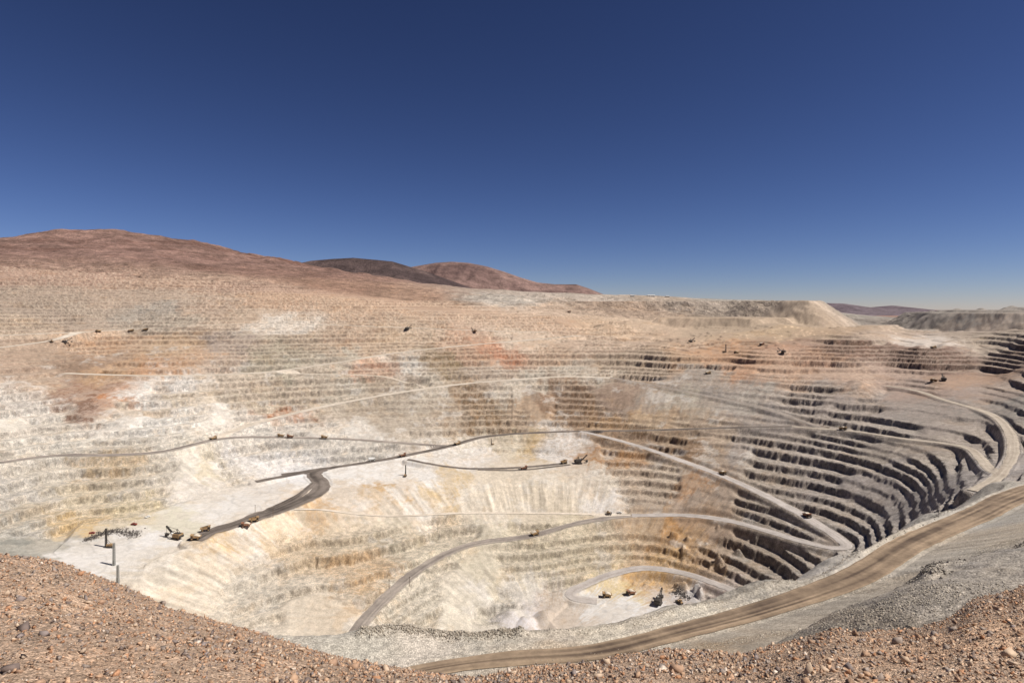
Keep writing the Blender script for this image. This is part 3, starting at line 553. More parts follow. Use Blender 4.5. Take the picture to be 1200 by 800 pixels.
def far_terrain():
    ys = np.concatenate([geo_rows(2596, 3600, 420)[:-1], geo_rows(3600, 6400, 150)]); nc = 560; t = np.linspace(-1, 1, nc)
    X = t[None, :] * 0.99 * (ys[:, None] + 120); Y = np.repeat(ys[:, None], nc, 1)
    Z, riser, m, s = H(X, Y, want=True); col = ground_col(X, Y, Z, riser, m, s)[..., :3]
    hill = np.array(lin((152, 122, 110))) * K_ALB; k = (sstep(110, 300, Z) * .8)[..., None]
    n = fbm(X, Y, 500, 5, 1, .6)[..., None]; n2 = fbm(X + Z * 3, Y - X * .4, 160, 4, 3, .6)[..., None]
    hc = hill * (1 + .5 * n) * (1 - .5 * np.clip(n2 * 2, 0, 1) * np.array([.8, .95, 1.])) * (1 + .35 * fbm(X * .5 + Y * .2, Z * 1.5 + Y * .1, 45, 3, 2, .65))[..., None]
    col = col * (1 - k) + hc * k
    struct('hillside', mesh_np('hillside', np.stack([X, Y, Z], -1).reshape(-1, 3), quads(*X.shape), col.reshape(-1, 3), M_FAR, True))
far_terrain()
# desert plain to the horizon
def plain():
    ys = geo_rows(6300, 90000, 40); nc = 120; t = np.linspace(-1, 1, nc)
    X = t[None, :] * 1.3 * ys[:, None]; Y = np.repeat(ys[:, None], nc, 1)
    z0 = base(np.clip(X, -5900, 5300), np.full_like(Y, 6350.)); w = sstep(6300, 14000, Y)
    Z = np.minimum(z0, 60) * (1 - w) + w * -130 - 3 + fbm(X, Y, 2500, 3, 1) * 12
    col = np.array(lin((176, 140, 120))) * K_ALB * (1 + .15 * fbm(X, Y, 3000, 4, 2))[..., None]
    struct('desert_plain', mesh_np('desert_plain', np.stack([X, Y, Z], -1).reshape(-1, 3), quads(*X.shape), col.reshape(-1, 3), M_FAR, True))
plain()
def hill(name, line, Y, depth, rgb, dark, rough, seed):
    """mountain whose crest runs through the photo points of line, at distance Y"""
    u = np.array([p[0] for p in line], float); v = np.array([p[1] for p in line], float)
    xc = (u - U0) / F * Y; zc = -(v - V0) / F * Y
    nx, ny = 260, 90
    x = np.linspace(xc[0] - 200, xc[-1] + 200, nx); yy = np.linspace(-1, 1, ny)
    X, T = np.meshgrid(x, yy); crest = np.interp(X, xc, zc)
    prof = np.clip(1 - np.abs(T) ** 1.25, 0, 1)
    foot = -140.0
    Yw = Y + T * depth
    rid = fbm(X + seed * 991, Yw * .8, 1500, 5, seed, .55); rid2 = np.abs(fbm(X - seed * 300, Yw * .35, 650, 4, seed + 1, .6))
    Z = foot + (crest - foot) * prof + rough * (rid * .5 - rid2 * .9) * (crest - foot) * np.clip(np.abs(T) * 2.2, 0, 1) * prof
    c = np.array(lin(rgb)) * K_ALB; d = np.array(lin(dark)) * K_ALB
    k = sstep(-.25, .35, fbm(X, Yw, 900, 5, seed + 2, .62))[..., None]; col = c * (1 - k) + d * k
    struct(name, mesh_np(name, np.stack([X, Yw, Z], -1).reshape(-1, 3), quads(*X.shape), col.reshape(-1, 3), M_FAR, True))
hill('hill', [(250,330),(330,313),(365,305),(390,303),(415,301.5),(440,304),(460,306),(480,312),(500,318),(530,329),(560,340),(600,350),(660,362)], 7400, 2300, (124,104,98), (84,70,68), .4, 1)
hill('hill', [(400,340),(450,322),(480,313),(510,308),(530,306.5),(550,308),(570,312),(590,318),(610,325),(630,331),(650,333),(675,333),(690,338),(720,350),(760,362)], 9800, 2600, (154,126,116), (120,96,90), .4, 2)
hill('hill', [(930,366),(955,357),(968,355),(985,355.5),(1005,358.5),(1020,360),(1045,358),(1062,361),(1090,364),(1120,366)], 13000, 2400, (128,114,118), (108,94,100), .4, 3)

# ------------------------------------------------------------------ haul road surfaces
RCOL = {'dull': ((200,186,168), (170,156,140)), 'pale': ((230,216,198), (206,190,170)), 'grey': ((176,164,152), (128,118,110)), 'palegrey': ((196,186,178), (172,162,154)), 'dark': ((142,130,120), (80,72,66))}
def ribbon(name, P, c0, c1, na=9, lift=0.3, streak=9.0, wob=1.0):
    n = len(P); d = np.gradient(P[:, :2], axis=0); d /= np.linalg.norm(d, axis=1)[:, None] + 1e-9
    nn = np.stack([d[:, 1], -d[:, 0]], 1); a = np.linspace(-1, 1, na)
    L = np.concatenate([[0], np.cumsum(np.linalg.norm(np.diff(P[:, :2], axis=0), axis=1))])
    wv = P[:, 3] * (.9 + wob * (.16 * vn(L / 30, L * 0 + 3.3, 1) + .12 * vn(L / 9, L * 0 + 1.3, 2)))
    X = P[:, 0:1] + nn[:, 0:1] * a * wv[:, None]; Y = P[:, 1:2] + nn[:, 1:2] * a * wv[:, None]
    Z = H(X, Y) + lift - .35 * np.abs(a) ** 6
    aa = np.repeat(a[None], n, 0); LL = np.repeat(L[:, None], na, 1)
    k = np.clip(.5 + .55 * vn(aa * streak * .5 + .5 * fbm(X, Y, 60, 2, 2), LL / 90, 2) + .6 * fbm(X, Y, 22, 4, 1, .65) - .45 * np.abs(aa) ** 3, 0, 1)[..., None]
    c0 = np.array(lin(c0)) * K_ALB; c1 = np.array(lin(c1)) * K_ALB
    col = c0 * (1 - k) + c1 * k
    me = mesh_np(name, np.stack([X, Y, Z], -1).reshape(-1, 3), quads(n, na), col.reshape(-1, 3), M_ROAD, True)
    return struct('haul_road', me)
def resample(P, st):
    L = np.concatenate([[0], np.cumsum(np.linalg.norm(np.diff(P[:, :2], axis=0), axis=1))]); s = np.arange(0, L[-1], st)
    return np.stack([np.interp(s, L, P[:, i]) for i in range(P.shape[1])], 1)
for i, k in enumerate(ROADS):
    P = resample(RL[k], 5.0); c0, c1 = RCOL[ROADS[k][2]]
    ribbon('haul_road', P, c0, c1, 9, 0.3 + 0.02 * i)
ribbon('haul_road', resample(RL['N'], 1.5), (166,144,120), (92,77,66), 41, 0.12, 12, .35)

# ------------------------------------------------------------------ foreground slope of rubble
CR_U = [-400,-100,0,60,100,150,200,250,300,350,400,440,480,540,560,600,650,700,730,760,800,840,870,900,940,980,1000,1050,1080,1110,1140,1180,1200,1300,1600]
CR_V = [600,640,649,656,671,690,714,728,740,757,771,780,786,797,799,788,783,778,770,764,761,763,766,757,748,736,741,738,735,724,702,692,683,655,600]
def fore(x, y):
    x = np.asarray(x, float); y = np.asarray(y, float)
    yy = np.maximum(y, 5.0); u = U0 + F * x / yy
    sc = (np.interp(u, CR_U, CR_V) - V0) / F
    yc = 23.5 + 1.5 * np.sin(u / 170.0) + 1.2 * np.sin(u / 61.0)
    zc = -sc * yc
    z9 = -5.75
    t = (y - 9.0) / (yc - 9.0)
    zin = z9 + (zc - z9) * t
    znear = -1.75 - 4.0 * sstep(1.0, 9.0, y)
    z = np.where(y < 9, np.where(y < 0, -1.75, np.maximum(znear, z9 + 0 * y)), zin)
    over = np.maximum(y - yc, 0); z = np.where(y > yc, zc - over * .85 + 0.2 * np.minimum(over, 1.0), z)
    bump = fbm(x, y, 5.5, 4, 2, .55) * .42 + fbm(x, y, .9, 3, 4) * .10
    return z + (bump) * sstep(2, 9, y) * (1 - .65 * np.exp(-((y - yc) / 1.6) ** 2))
FC = [lin(c) for c in ((232,198,168), (214,184,158), (238,196,160), (204,178,160))]
def make_fore():
    xs = np.linspace(-36, 40, 330); ys = np.concatenate([np.linspace(-14, 7, 22)[:-1], np.linspace(7, 30, 170)]); X, Y = np.meshgrid(xs, ys); Z = fore(X, Y)
    k1 = sstep(-.3, .3, fbm(X, Y, 6, 4, 3, .6))[..., None]; k2 = sstep(0, .5, fbm(X, Y, 2.3, 4, 1, .6))[..., None]
    col = (np.array(FC[0]) * (1 - k1) + np.array(FC[1]) * k1) * (1 - k2 * .6) + np.array(FC[2]) * k2 * .6
    struct('rubble_slope', mesh_np('rubble_slope', np.stack([X, Y, Z], -1).reshape(-1, 3), quads(*X.shape), col.reshape(-1, 3) * K_ALB, M_FORE, True))
make_fore()

# stones: convex angular lumps
def hull(npts, seed, flat=0.7):
    rg = np.random.default_rng(seed); p = rg.normal(size=(npts, 3)); p /= np.linalg.norm(p, axis=1)[:, None]
    p *= rg.uniform(.75, 1.1, (npts, 1)) * np.array([1.0, rg.uniform(.6, .95), flat * rg.uniform(.75, 1.15)])
    bm = bmesh.new()
    for q in p: bm.verts.new(q)
    bmesh.ops.convex_hull(bm, input=bm.verts); bmesh.ops.delete(bm, geom=[v for v in bm.verts if not v.link_faces], context='VERTS')
    bmesh.ops.triangulate(bm, faces=bm.faces); bm.verts.index_update()
    V = np.array([v.co[:] for v in bm.verts]); T = np.array([[v.index for v in f.verts] for f in bm.faces]); bm.free(); return V, T
def rand_rot(n, rg):
    q = rg.normal(size=(n, 4)); q /= np.linalg.norm(q, axis=1)[:, None]; w, x, y, z = q.T
    return np.stack([1-2*(y*y+z*z), 2*(x*y-z*w), 2*(x*z+y*w), 2*(x*y+z*w), 1-2*(x*x+z*z), 2*(y*z-x*w), 2*(x*z-y*w), 2*(y*z+x*w), 1-2*(x*x+y*y)], 1).reshape(n, 3, 3)
STONE_RGB = [(206,170,140), (188,154,128), (168,152,140), (216,190,164), (134,118,110), (194,146,112), (154,140,134), (226,208,190)]
STONE_W = np.array([.26, .2, .14, .12, .08, .1, .06, .04])
def rubble(name, pos, size, seed, npts, rgbs, wts, mat, sink=.25, var=.18):
    """thousands of small stones as one mass"""
    rg = np.random.default_rng(seed); hv = [hull(npts, seed * 50 + i) for i in range(12)]
    Vs, Ts, Cs = [], [], []; off = 0; pick = rg.integers(0, 12, len(pos)); pal = np.array([lin(c) for c in rgbs]) * K_ALB
    for h in range(12):
        ii = np.nonzero(pick == h)[0]
        if len(ii) == 0: continue
        V, T = hv[h]; R = rand_rot(len(ii), rg)
        W_ = np.einsum('nij,vj->nvi', R, V) * size[ii][:, None, None]; W_[..., 2] *= .8
        P_w = W_ + pos[ii][:, None, :]; P_w[..., 2] += (size[ii] * (.5 - sink))[:, None]
        Vs.append(P_w.reshape(-1, 3)); Ts.append((T[None] + (np.arange(len(ii)) * len(V))[:, None, None]).reshape(-1, 3) + off); off += len(ii) * len(V)
        c = pal[rg.choice(len(pal), len(ii), p=np.array(wts) / np.sum(wts))] * rg.uniform(1 - var, 1 + var, (len(ii), 1))
        Cs.append(np.repeat(c, len(V), 0))
    o = struct(name, mesh_np(name, np.concatenate(Vs), np.concatenate(Ts), np.concatenate(Cs), mat), 'stuff'); return o
M_STONE = rock_mat('stone', (9.0, 40.0), 0.5, 0.02, 0.2)
def fore_points(n, rg, ymin=6.5, ymax=27):
    out = []
    while len(out) < n:
        y = rg.uniform(ymin, ymax, 4000); x = rg.uniform(-.92, .92, 4000) * y
        k = rg.uniform(0, ymax, 4000) < y; u = U0 + F * x / y
        v = V0 - F * fore(x, y) / y; k &= (v > np.interp(u, CR_U, CR_V) - 6) & (v < 830) & (u > -60) & (u < 1260)
        out += list(zip(x[k], y[k]))
    P = np.array(out[:n]); return np.c_[P, fore(P[:, 0], P[:, 1])]
rg = np.random.default_rng(5)
pos = fore_points(46000, rg); dens = fbm(pos[:, 0], pos[:, 1], 3.5, 3, 5)
size = .018 + .046 * rg.random(len(pos)) ** 1.8 * (1 + .6 * dens) + .08 * rg.random(len(pos)) ** 9
so_ = rubble('rubble', pos, size, 3, 6, STONE_RGB, STONE_W, M_STONE)
so_['label'] = 'small broken brown and grey stones covering the foreground slope'
# larger stones: things of their own
SM = {}
def stone_mat(i):
    if i not in SM:
        m, nt, b = new_mat('stone_%d' % i); L = nt.links; tc = node(nt, 'ShaderNodeNewGeometry')
        n = node(nt, 'ShaderNodeTexNoise', Scale=7.0, Detail=7.0, Roughness=.7); L.new(tc.outputs['Position'], n.inputs['Vector'])
        cr = node(nt, 'ShaderNodeMix', data_type='RGBA'); c = np.array(lin(STONE_RGB[i])) * K_ALB
        cr.inputs[6].default_value = (*(c * .68), 1); cr.inputs[7].default_value = (*np.clip(c * 1.25, 0, 1), 1); L.new(n.outputs[0], cr.inputs[0]); L.new(cr.outputs[2], b.inputs['Base Color'])
        bp = node(nt, 'ShaderNodeBump', Strength=.6, Distance=.03); L.new(n.outputs[0], bp.inputs['Height']); L.new(bp.outputs[0], b.inputs['Normal']); SM[i] = m
    return SM[i]
SCOL = ['tan', 'brown', 'grey', 'pale buff', 'dark grey', 'rusty', 'bluish grey', 'whitish']
HV = {}
def stone_mesh(h, ci):
    if (h, ci) not in HV:
        V, T = hull(8, 900 + h, .8); HV[(h, ci)] = mesh_np('stone', V, T, None, stone_mat(ci))
    return HV[(h, ci)]

fields = [
 # photo point of notable stones: u, v, radius in m, colour index, label
 (226,716,.30,2,'large grey block sitting on the crest of the left rubble slope'),
 (100,664,.20,4,'dark stone perched on the skyline of the left rubble slope'),
 (156,686,.20,1,'brown stone on the crest of the left rubble slope near the grey post'),
 (26,704,.42,6,'bluish grey flat slab at the upper left edge of the rubble slope'),
 (28,738,.40,4,'dark grey slab at the left edge of the photo'),
 (15,786,.34,4,'black split boulder in the bottom left corner'),
 (100,702,.30,6,'bluish grey stone just left of a grey block on the left slope'),
 (122,716,.26,2,'grey block beside the bluish stone on the left slope'),
 (52,744,.26,6,'bluish grey stone right of the dark slab at the left edge'),
 (230,744,.26,6,'mauve grey slab below the crest of the left slope'),
 (272,736,.20,3,'pale stone near the crest of the left slope'),
 (428,784,.30,4,'dark boulder at the lower tip of the left slope'),
 (374,792,.22,7,'whitish stone at the bottom edge left of centre'),
 (500,793,.24,4,'dark stone at the bottom edge near the road end'),
 (600,790,.30,3,'pale buff block on the low crest left of centre bottom'),
 (700,794,.26,3,'pale block among bottom centre rubble'),
 (868,793,.30,4,'dark boulder at the bottom edge right of centre'),
 (885,770,.26,4,'dark stone near the crest right of centre'),
 (1062,776,.34,3,'long pale slab lying in the right foreground rubble'),
 (1007,752,.26,4,'tall dark stone in the right foreground rubble'),
 (1184,770,.40,3,'big pale angular block in the bottom right corner'),
 (1110,760,.24,2,'grey stone in the middle of the right rubble'),
 (1160,742,.26,2,'grey stone near the right edge of the photo'),
]
def place_stone(x, y, z, rad, ci, label, group=None, idx=0):
    o = bpy.data.objects.new('stone', stone_mesh(idx % 9, ci)); C.objects.link(o)
    o.scale = (rad, rad * random.uniform(.8, 1.0), rad * random.uniform(.75, 1.0)); o.location = (x, y, z + rad * .28)
    o.rotation_euler = (random.uniform(-.5, .5), random.uniform(-.5, .5), random.uniform(0, 6.28))
    o['label'] = label; o['category'] = 'stone'
    if group: o['group'] = group
for i, (u, v, rad, ci, lab) in enumerate(fields):
    h = march(u, v, fore, 5.0, 40.0)
    if h is None: continue
    place_stone(h[0], h[1], h[2], rad * .5, ci, lab, None, i)
pp = fore_points(277, np.random.default_rng(77), 7.5, 26)
sides = ('left', 'right')
for i, (x, y, z) in enumerate(pp):
    ci = int(np.random.default_rng(i).choice(8, p=STONE_W / STONE_W.sum())); side = 'left' if U0 + F * x / y < 560 else 'right'
    rad = random.uniform(.07, .15) + .12 * random.random() ** 4; vv = V0 - F * z / y; uu = U0 + F * x / y; cv = float(np.interp(uu, CR_U, CR_V))
    where = 'near the crest' if vv < cv + 14 else ('along the bottom edge' if vv > 785 else 'on the middle'); big = 'larger' if rad > .14 else ('middling' if rad > .105 else 'smaller')
    part = ('far left part' if uu < 160 else 'inner left part' if uu < 560 else 'centre right part' if uu < 900 else 'far right part')
    place_stone(x, y, z, rad, ci, '%s %s stone %s of the foreground rubble, %s' % (big, SCOL[ci], where, part), '%s stones in the %s foreground rubble' % (SCOL[ci], side), i)

# ------------------------------------------------------------------ rubble around the near rim road
def along(pts, n, spread, rg):
    P = resample(dense(pts, 3.0), .5); i = rg.integers(0, len(P), n); o = rg.normal(0, 1, (n, 2)) * spread
    x = P[i, 0] + o[:, 0]; y = P[i, 1] + o[:, 1]; return x, y
def rub(name, pts, n, spread, smin, smax, rgbs, seed, label):
    rg = np.random.default_rng(seed); x, y = along(pts, n, spread, rg); z = H(x, y)
    sz = smin + (smax - smin) * rg.random(n) ** 3
    o = rubble(name, np.c_[x, y, z], sz, seed, 7, rgbs, [1] * len(rgbs), M_STONE, .3); o['label'] = label
GREY = [(182,172,158), (162,152,140), (196,186,170), (140,132,122)]
PALE = [(214,200,180), (200,186,168), (186,174,158), (222,210,192)]
rub('rubble_berm', [(425,742,-140.5),(470,742,-142),(540,743,-142),(610,744,-142)], 5200, 1.9, .2, .8, GREY[:1] + GREY[2:3] + PALE[1:3], 21, 'grey rubble berm along the near edge of the pit, left of the road')
rub('rubble_berm', [(610,744,-142),(700,738,-143),(800,714,-143),(900,686,-144),(1000,652,-146)], 2600, 2.0, .15, .6, PALE, 22, 'pale rubble strip along the rim above the brown haul road')
rub('rubble_berm', [(1000,652,-146),(1100,604,-150),(1180,566,-158)], 2000, 2.4, .2, .8, GREY, 23, 'grey rubble edge of the pit on the right')
rub('rubble_berm', [(1085,690,-92),(1100,668,-100),(1140,648,-106),(1200,628,-112),(1260,606,-118)], 3600, 2.6, .25, 1.1, [(148,140,130), (128,120,112), (166,156,144)], 24, 'dark grey rubble bank on the right below the brown road')
rub('rubble', [(960,738,-90),(1000,728,-86),(1060,712,-82),(1110,700,-78),(1150,685,-76)], 5200, 9.0, .10, .5, GREY[:3] + PALE[1:3], 25, 'grey broken rock on the spur behind the right foreground')
rub('rubble', [(640,780,-138),(760,760,-134),(860,752,-128),(940,728,-120)], 3000, 5.0, .10, .5, PALE, 26, 'pale stones along the lower side of the brown road')

# ------------------------------------------------------------------ machines
def paint(name, rgb, rough=.6, metal=0.0, dusty=.45):
    m, nt, b = new_mat(name); L = nt.links; g = node(nt, 'ShaderNodeNewGeometry')
    n = node(nt, 'ShaderNodeTexNoise', Scale=.9, Detail=6.0, Roughness=.7); L.new(g.outputs['Position'], n.inputs['Vector'])
    mx = node(nt, 'ShaderNodeMix', data_type='RGBA'); mr = node(nt, 'ShaderNodeMapRange'); mr.inputs[1].default_value = .4; mr.inputs[2].default_value = .75; mr.inputs[4].default_value = dusty
    L.new(n.outputs[0], mr.inputs[0]); L.new(mr.outputs[0], mx.inputs[0])
    mx.inputs[6].default_value = (*lin(rgb), 1); mx.inputs[7].default_value = (.42, .36, .30, 1)
    L.new(mx.outputs[2], b.inputs['Base Color']); b.inputs['Roughness'].default_value = rough; b.inputs['Metallic'].default_value = metal; return m
PM = {'yellow': paint('dusty_yellow_paint', (150,118,76), .6, 0, .6), 'steel': paint('dark_steel', (58,54,52), .6, .2, .25), 'rubber': paint('tyre_rubber', (34,33,32), .9, 0, .3), 'white': paint('white_paint', (224,222,216), .5, 0, .25),
      'red': paint('red_paint', (142,52,44), .5, 0, .35), 'glass': paint('cab_glass', (30,38,44), .15, 0, .05), 'grey': paint('galvanised_steel', (150,150,146), .5, .3, .2), 'brown': paint('rusty_brown_paint', (128,84,60), .7, 0, .45),
      'roof': paint('sheet_roof', (206,204,198), .5, .1, .2), 'wood': paint('weathered_wood', (96,80,66), .9, 0, .2), 'load': paint('ore_load', (196,184,166), 1, 0, .3)}
def bm_box(bm, c, d, taper=1.0, rot=None):
    v = []
    for sx in (-1, 1):
        for sy in (-1, 1):
            for sz in (-1, 1):
                t = taper if sz > 0 else 1.0
                p = Vector((sx * d[0] / 2 * t, sy * d[1] / 2 * t, sz * d[2] / 2))
                if rot: p = rot @ p
                v.append(bm.verts.new(p + Vector(c)))
    for f in ((0,1,3,2),(4,6,7,5),(0,4,5,1),(2,3,7,6),(0,2,6,4),(1,5,7,3)): bm.faces.new([v[i] for i in f])
def bm_bar(bm, a, b, w, h=None):
    a, b = Vector(a), Vector(b); d = b - a; q = d.to_track_quat('X', 'Z').to_matrix(); bm_box(bm, (a + b) / 2, (d.length, w, h or w), 1.0, q)
def bm_prism(bm, prof, y0, y1):
    n = len(prof); A = [bm.verts.new((x, y0, z)) for x, z in prof]; B = [bm.verts.new((x, y1, z)) for x, z in prof]
    bm.faces.new(A); bm.faces.new(B[::-1])
    for i in range(n): bm.faces.new((A[i], B[i], B[(i + 1) % n], A[(i + 1) % n]))
def bm_wheel(bm, c, r, w, n=18):
    prof = [(x * r, z * r) for x, z in [(math.cos(2 * math.pi * i / n), math.sin(2 * math.pi * i / n)) for i in range(n)]]
    bm_prism(bm, [(c[0] + x, c[2] + z) for x, z in prof], c[1] - w / 2, c[1] + w / 2)
def bmesh_part(fn, mat, bev=0.0):
    bm = bmesh.new(); fn(bm)
    if bev: bmesh.ops.bevel(bm, geom=bm.edges[:], offset=bev, segments=1, affect='EDGES')
    bmesh.ops.recalc_face_normals(bm, faces=bm.faces); me = bpy.data.meshes.new('part'); bm.to_mesh(me); bm.free(); me.materials.append(PM[mat]); return me
def kind_truck(body='yellow', load=True):
    L = []
    L.append(('chassis', bmesh_part(lambda b: (bm_box(b, (0, -1.1, 2.3), (11.5, .8, 1.1)), bm_box(b, (0, 1.1, 2.3), (11.5, .8, 1.1)), bm_box(b, (5.2, 0, 2.4), (1.6, 7.6, .9)), bm_box(b, (-4.2, 0, 2.0), (1.4, 4.6, 1.4))), 'steel'), []))
    def tray(b):
        bm_prism(b, [(-8.2, 4.6), (-7.6, 4.2), (-1.0, 3.0), (2.4, 3.4), (3.2, 6.9), (6.9, 7.3), (6.9, 7.0), (3.0, 6.4)][:8], -4.1, -3.8)
        bm_prism(b, [(-8.2, 4.6), (-7.6, 4.2), (-1.0, 3.0), (2.4, 3.4), (3.2, 6.9), (6.9, 7.3), (6.9, 7.0), (3.0, 6.4)][:8], 3.8, 4.1)
        for x, z in ((-6, 4.1), (-3, 3.6), (0, 3.2)): bm_box(b, (x, 0, z), (.5, 8.5, .6))
        bm_prism(b, [(-8.0, 4.4), (-1.0, 3.1), (2.3, 3.5), (3.0, 6.6), (3.4, 6.6), (2.7, 3.2), (-1.0, 2.8), (-8.0, 4.0)], -4.1, 4.1)
        bm_prism(b, [(-8.0, 4.4), (3.0, 6.7), (2.3, 3.5), (-1.0, 3.1)], -4.15, -3.85); bm_prism(b, [(-8.0, 4.4), (3.0, 6.7), (2.3, 3.5), (-1.0, 3.1)], 3.85, 4.15)
    L.append(('dump_body', bmesh_part(tray, body), []))
    L.append(('canopy', bmesh_part(lambda b: bm_prism(b, [(3.0, 6.6), (6.9, 7.1), (6.9, 7.4), (3.0, 6.95)], -4.1, 4.1), body), []))
    if load: L.append(('load', bmesh_part(lambda b: bm_prism(b, [(-6.8, 4.5), (-3.5, 6.4), (-.5, 7.3), (2.2, 6.5), (2.2, 3.8), (-1, 3.3)], -3.7, 3.7), 'load', .3), []))
    L.append(('hood', bmesh_part(lambda b: bm_box(b, (5.2, 0, 4.0), (2.4, 3.4, 2.4)), body, .1), [('grille', bmesh_part(lambda b: bm_box(b, (6.45, 0, 3.9), (.12, 2.8, 1.8)), 'steel'))]))
    L.append(('cab', bmesh_part(lambda b: bm_box(b, (4.9, 2.3, 5.4), (2.0, 2.0, 2.0)), body, .08), [('window', bmesh_part(lambda b: bm_box(b, (5.93, 2.3, 5.7), (.06, 1.7, .9)), 'glass'))]))
    L.append(('deck', bmesh_part(lambda b: (bm_box(b, (5.1, 0, 4.3), (2.8, 8.0, .2)), bm_bar(b, (6.5, -4, 5.3), (6.5, 4, 5.3), .1)), 'steel'), []))
    for x, y, w in ((4.2, -3.3, 1.5), (4.2, 3.3, 1.5), (-4.2, -2.5, 3.0), (-4.2, 2.5, 3.0)):
        sy = -1 if y < 0 else 1
        L.append(('wheel', bmesh_part(lambda b: bm_wheel(b, (x, y, 1.95), 1.95, w), 'rubber'), [('rim', bmesh_part(lambda b: bm_wheel(b, (x, y + sy * w * .5, 1.95), 1.0, .3, 12), body))]))
    for y in (-2.2, 2.2): L.append(('headlight', bmesh_part(lambda b: bm_box(b, (6.05, y, 2.6), (.15, .6, .4)), 'white'), []))
    return L
def kind_water():
    L = [q for q in kind_truck('white', False) if q[0] not in ('dump_body', 'canopy')]
    L.append(('water_tank', bmesh_part(lambda b: bm_prism(b, [(-8, 3.2), (-8, 6.4), (-7.2, 7.0), (2.4, 7.0), (3.2, 6.4), (3.2, 3.2)], -3.6, 3.6), 'white', .3), [])); return L
def tracks(L, w, l, gauge, h):
    for sy in (-1, 1):
        L.append(('track', bmesh_part(lambda b: bm_prism(b, [(-l/2, h*.45), (-l/2+h*.4, 0), (l/2-h*.4, 0), (l/2, h*.45), (l/2-h*.4, h), (-l/2+h*.4, h)], sy * gauge - w/2, sy * gauge + w/2), 'steel', .08), []))
def kind_shovel(house='yellow'):
    L = []; tracks(L, 2.0, 10.5, 3.8, 2.4)
    L.append(('undercarriage', bmesh_part(lambda b: (bm_box(b, (0, 0, 1.8), (6, 6, 1.6)), bm_wheel(b, (0, 0, 0), .01, .01, 4), bm_box(b, (0, 0, 2.9), (5, 5, .8))), 'steel'), []))
    L.append(('house', bmesh_part(lambda b: bm_box(b, (-3.6, 0, 6.0), (12.5, 9.4, 5.4)), house, .15), [('louvre', bmesh_part(lambda b: [bm_box(b, (-6.5 + 1.7 * i, -4.74, 6.3), (1.2, .12, 2.6)) for i in range(4)], 'steel')), ('roof_walkway', bmesh_part(lambda b: bm_box(b, (-4, 0, 8.85), (10, 7.0, .25)), 'steel'))]))
    L.append(('counterweight', bmesh_part(lambda b: bm_box(b, (-10.3, 0, 4.9), (1.6, 8.6, 3.0)), 'steel', .2), []))
    L.append(('cab', bmesh_part(lambda b: bm_box(b, (3.4, 3.6, 8.3), (3.0, 2.6, 3.4)), 'white', .1), [('window', bmesh_part(lambda b: bm_box(b, (4.94, 3.6, 8.7), (.08, 2.2, 1.6)), 'glass'))]))
    L.append(('boom', bmesh_part(lambda b: (bm_bar(b, (1.5, -1.2, 4.2), (16.5, -.8, 17.0), .9, 1.6), bm_bar(b, (1.5, 1.2, 4.2), (16.5, .8, 17.0), .9, 1.6), bm_bar(b, (8, -1.2, 9.8), (8, 1.2, 9.8), .8), bm_bar(b, (13, -1, 14), (13, 1, 14), .8)), 'steel'), [('sheave', bmesh_part(lambda b: bm_wheel(b, (16.6, 0, 17.2), 1.3, 1.4, 14), 'steel'))]))
    L.append(('gantry', bmesh_part(lambda b: (bm_bar(b, (-1, -2.2, 8.6), (-2.5, -1, 14.5), .5), bm_bar(b, (-1, 2.2, 8.6), (-2.5, 1, 14.5), .5), bm_bar(b, (-7, -1.6, 8.6), (-2.5, -1, 14.5), .4), bm_bar(b, (-7, 1.6, 8.6), (-2.5, 1, 14.5), .4), bm_bar(b, (-2.5, -1.2, 14.5), (-2.5, 1.2, 14.5), .5)), 'steel'), []))
    L.append(('suspension_rope', bmesh_part(lambda b: (bm_bar(b, (-2.5, -.8, 14.5), (16.5, -.6, 17.4), .22), bm_bar(b, (-2.5, .8, 14.5), (16.5, .6, 17.4), .22)), 'steel'), []))
    L.append(('dipper_stick', bmesh_part(lambda b: (bm_bar(b, (4.0, -1.9, 10.6), (15.5, -1.9, 4.6), .6, 1.0), bm_bar(b, (4.0, 1.9, 10.6), (15.5, 1.9, 4.6), .6, 1.0)), 'steel'), []))
    L.append(('dipper', bmesh_part(lambda b: bm_prism(b, [(14.6, 6.4), (17.8, 6.8), (18.6, 3.2), (17.2, 2.4), (14.2, 3.2)], -2.3, 2.3), 'steel', .15), [('tooth', bmesh_part(lambda b: [bm_bar(b, (18.2, -1.8 + .9 * i, 6.5), (19.3, -1.8 + .9 * i, 7.4), .35) for i in range(5)], 'grey'))]))
    L.append(('hoist_rope', bmesh_part(lambda b: bm_bar(b, (17.6, 0, 17.0), (16.4, 0, 6.6), .25), 'steel'), []))
    return L
def lattice(b, base, top, w0, w1, n, t):
    base, top = Vector(base), Vector(top)
    def ring(k):
        c = base + (top - base) * k; w = (w0 + (w1 - w0) * k) / 2; return [c + Vector((sx * w, sy * w, 0)) for sx, sy in ((-1,-1),(1,-1),(1,1),(-1,1))]
    for i in range(n):
        A, B = ring(i / n), ring((i + 1) / n)
        for j in range(4):
            bm_bar(b, A[j], B[j], t); bm_bar(b, A[j], B[(j + 1) % 4], t * .7); bm_bar(b, B[j], B[(j + 1) % 4], t * .7)
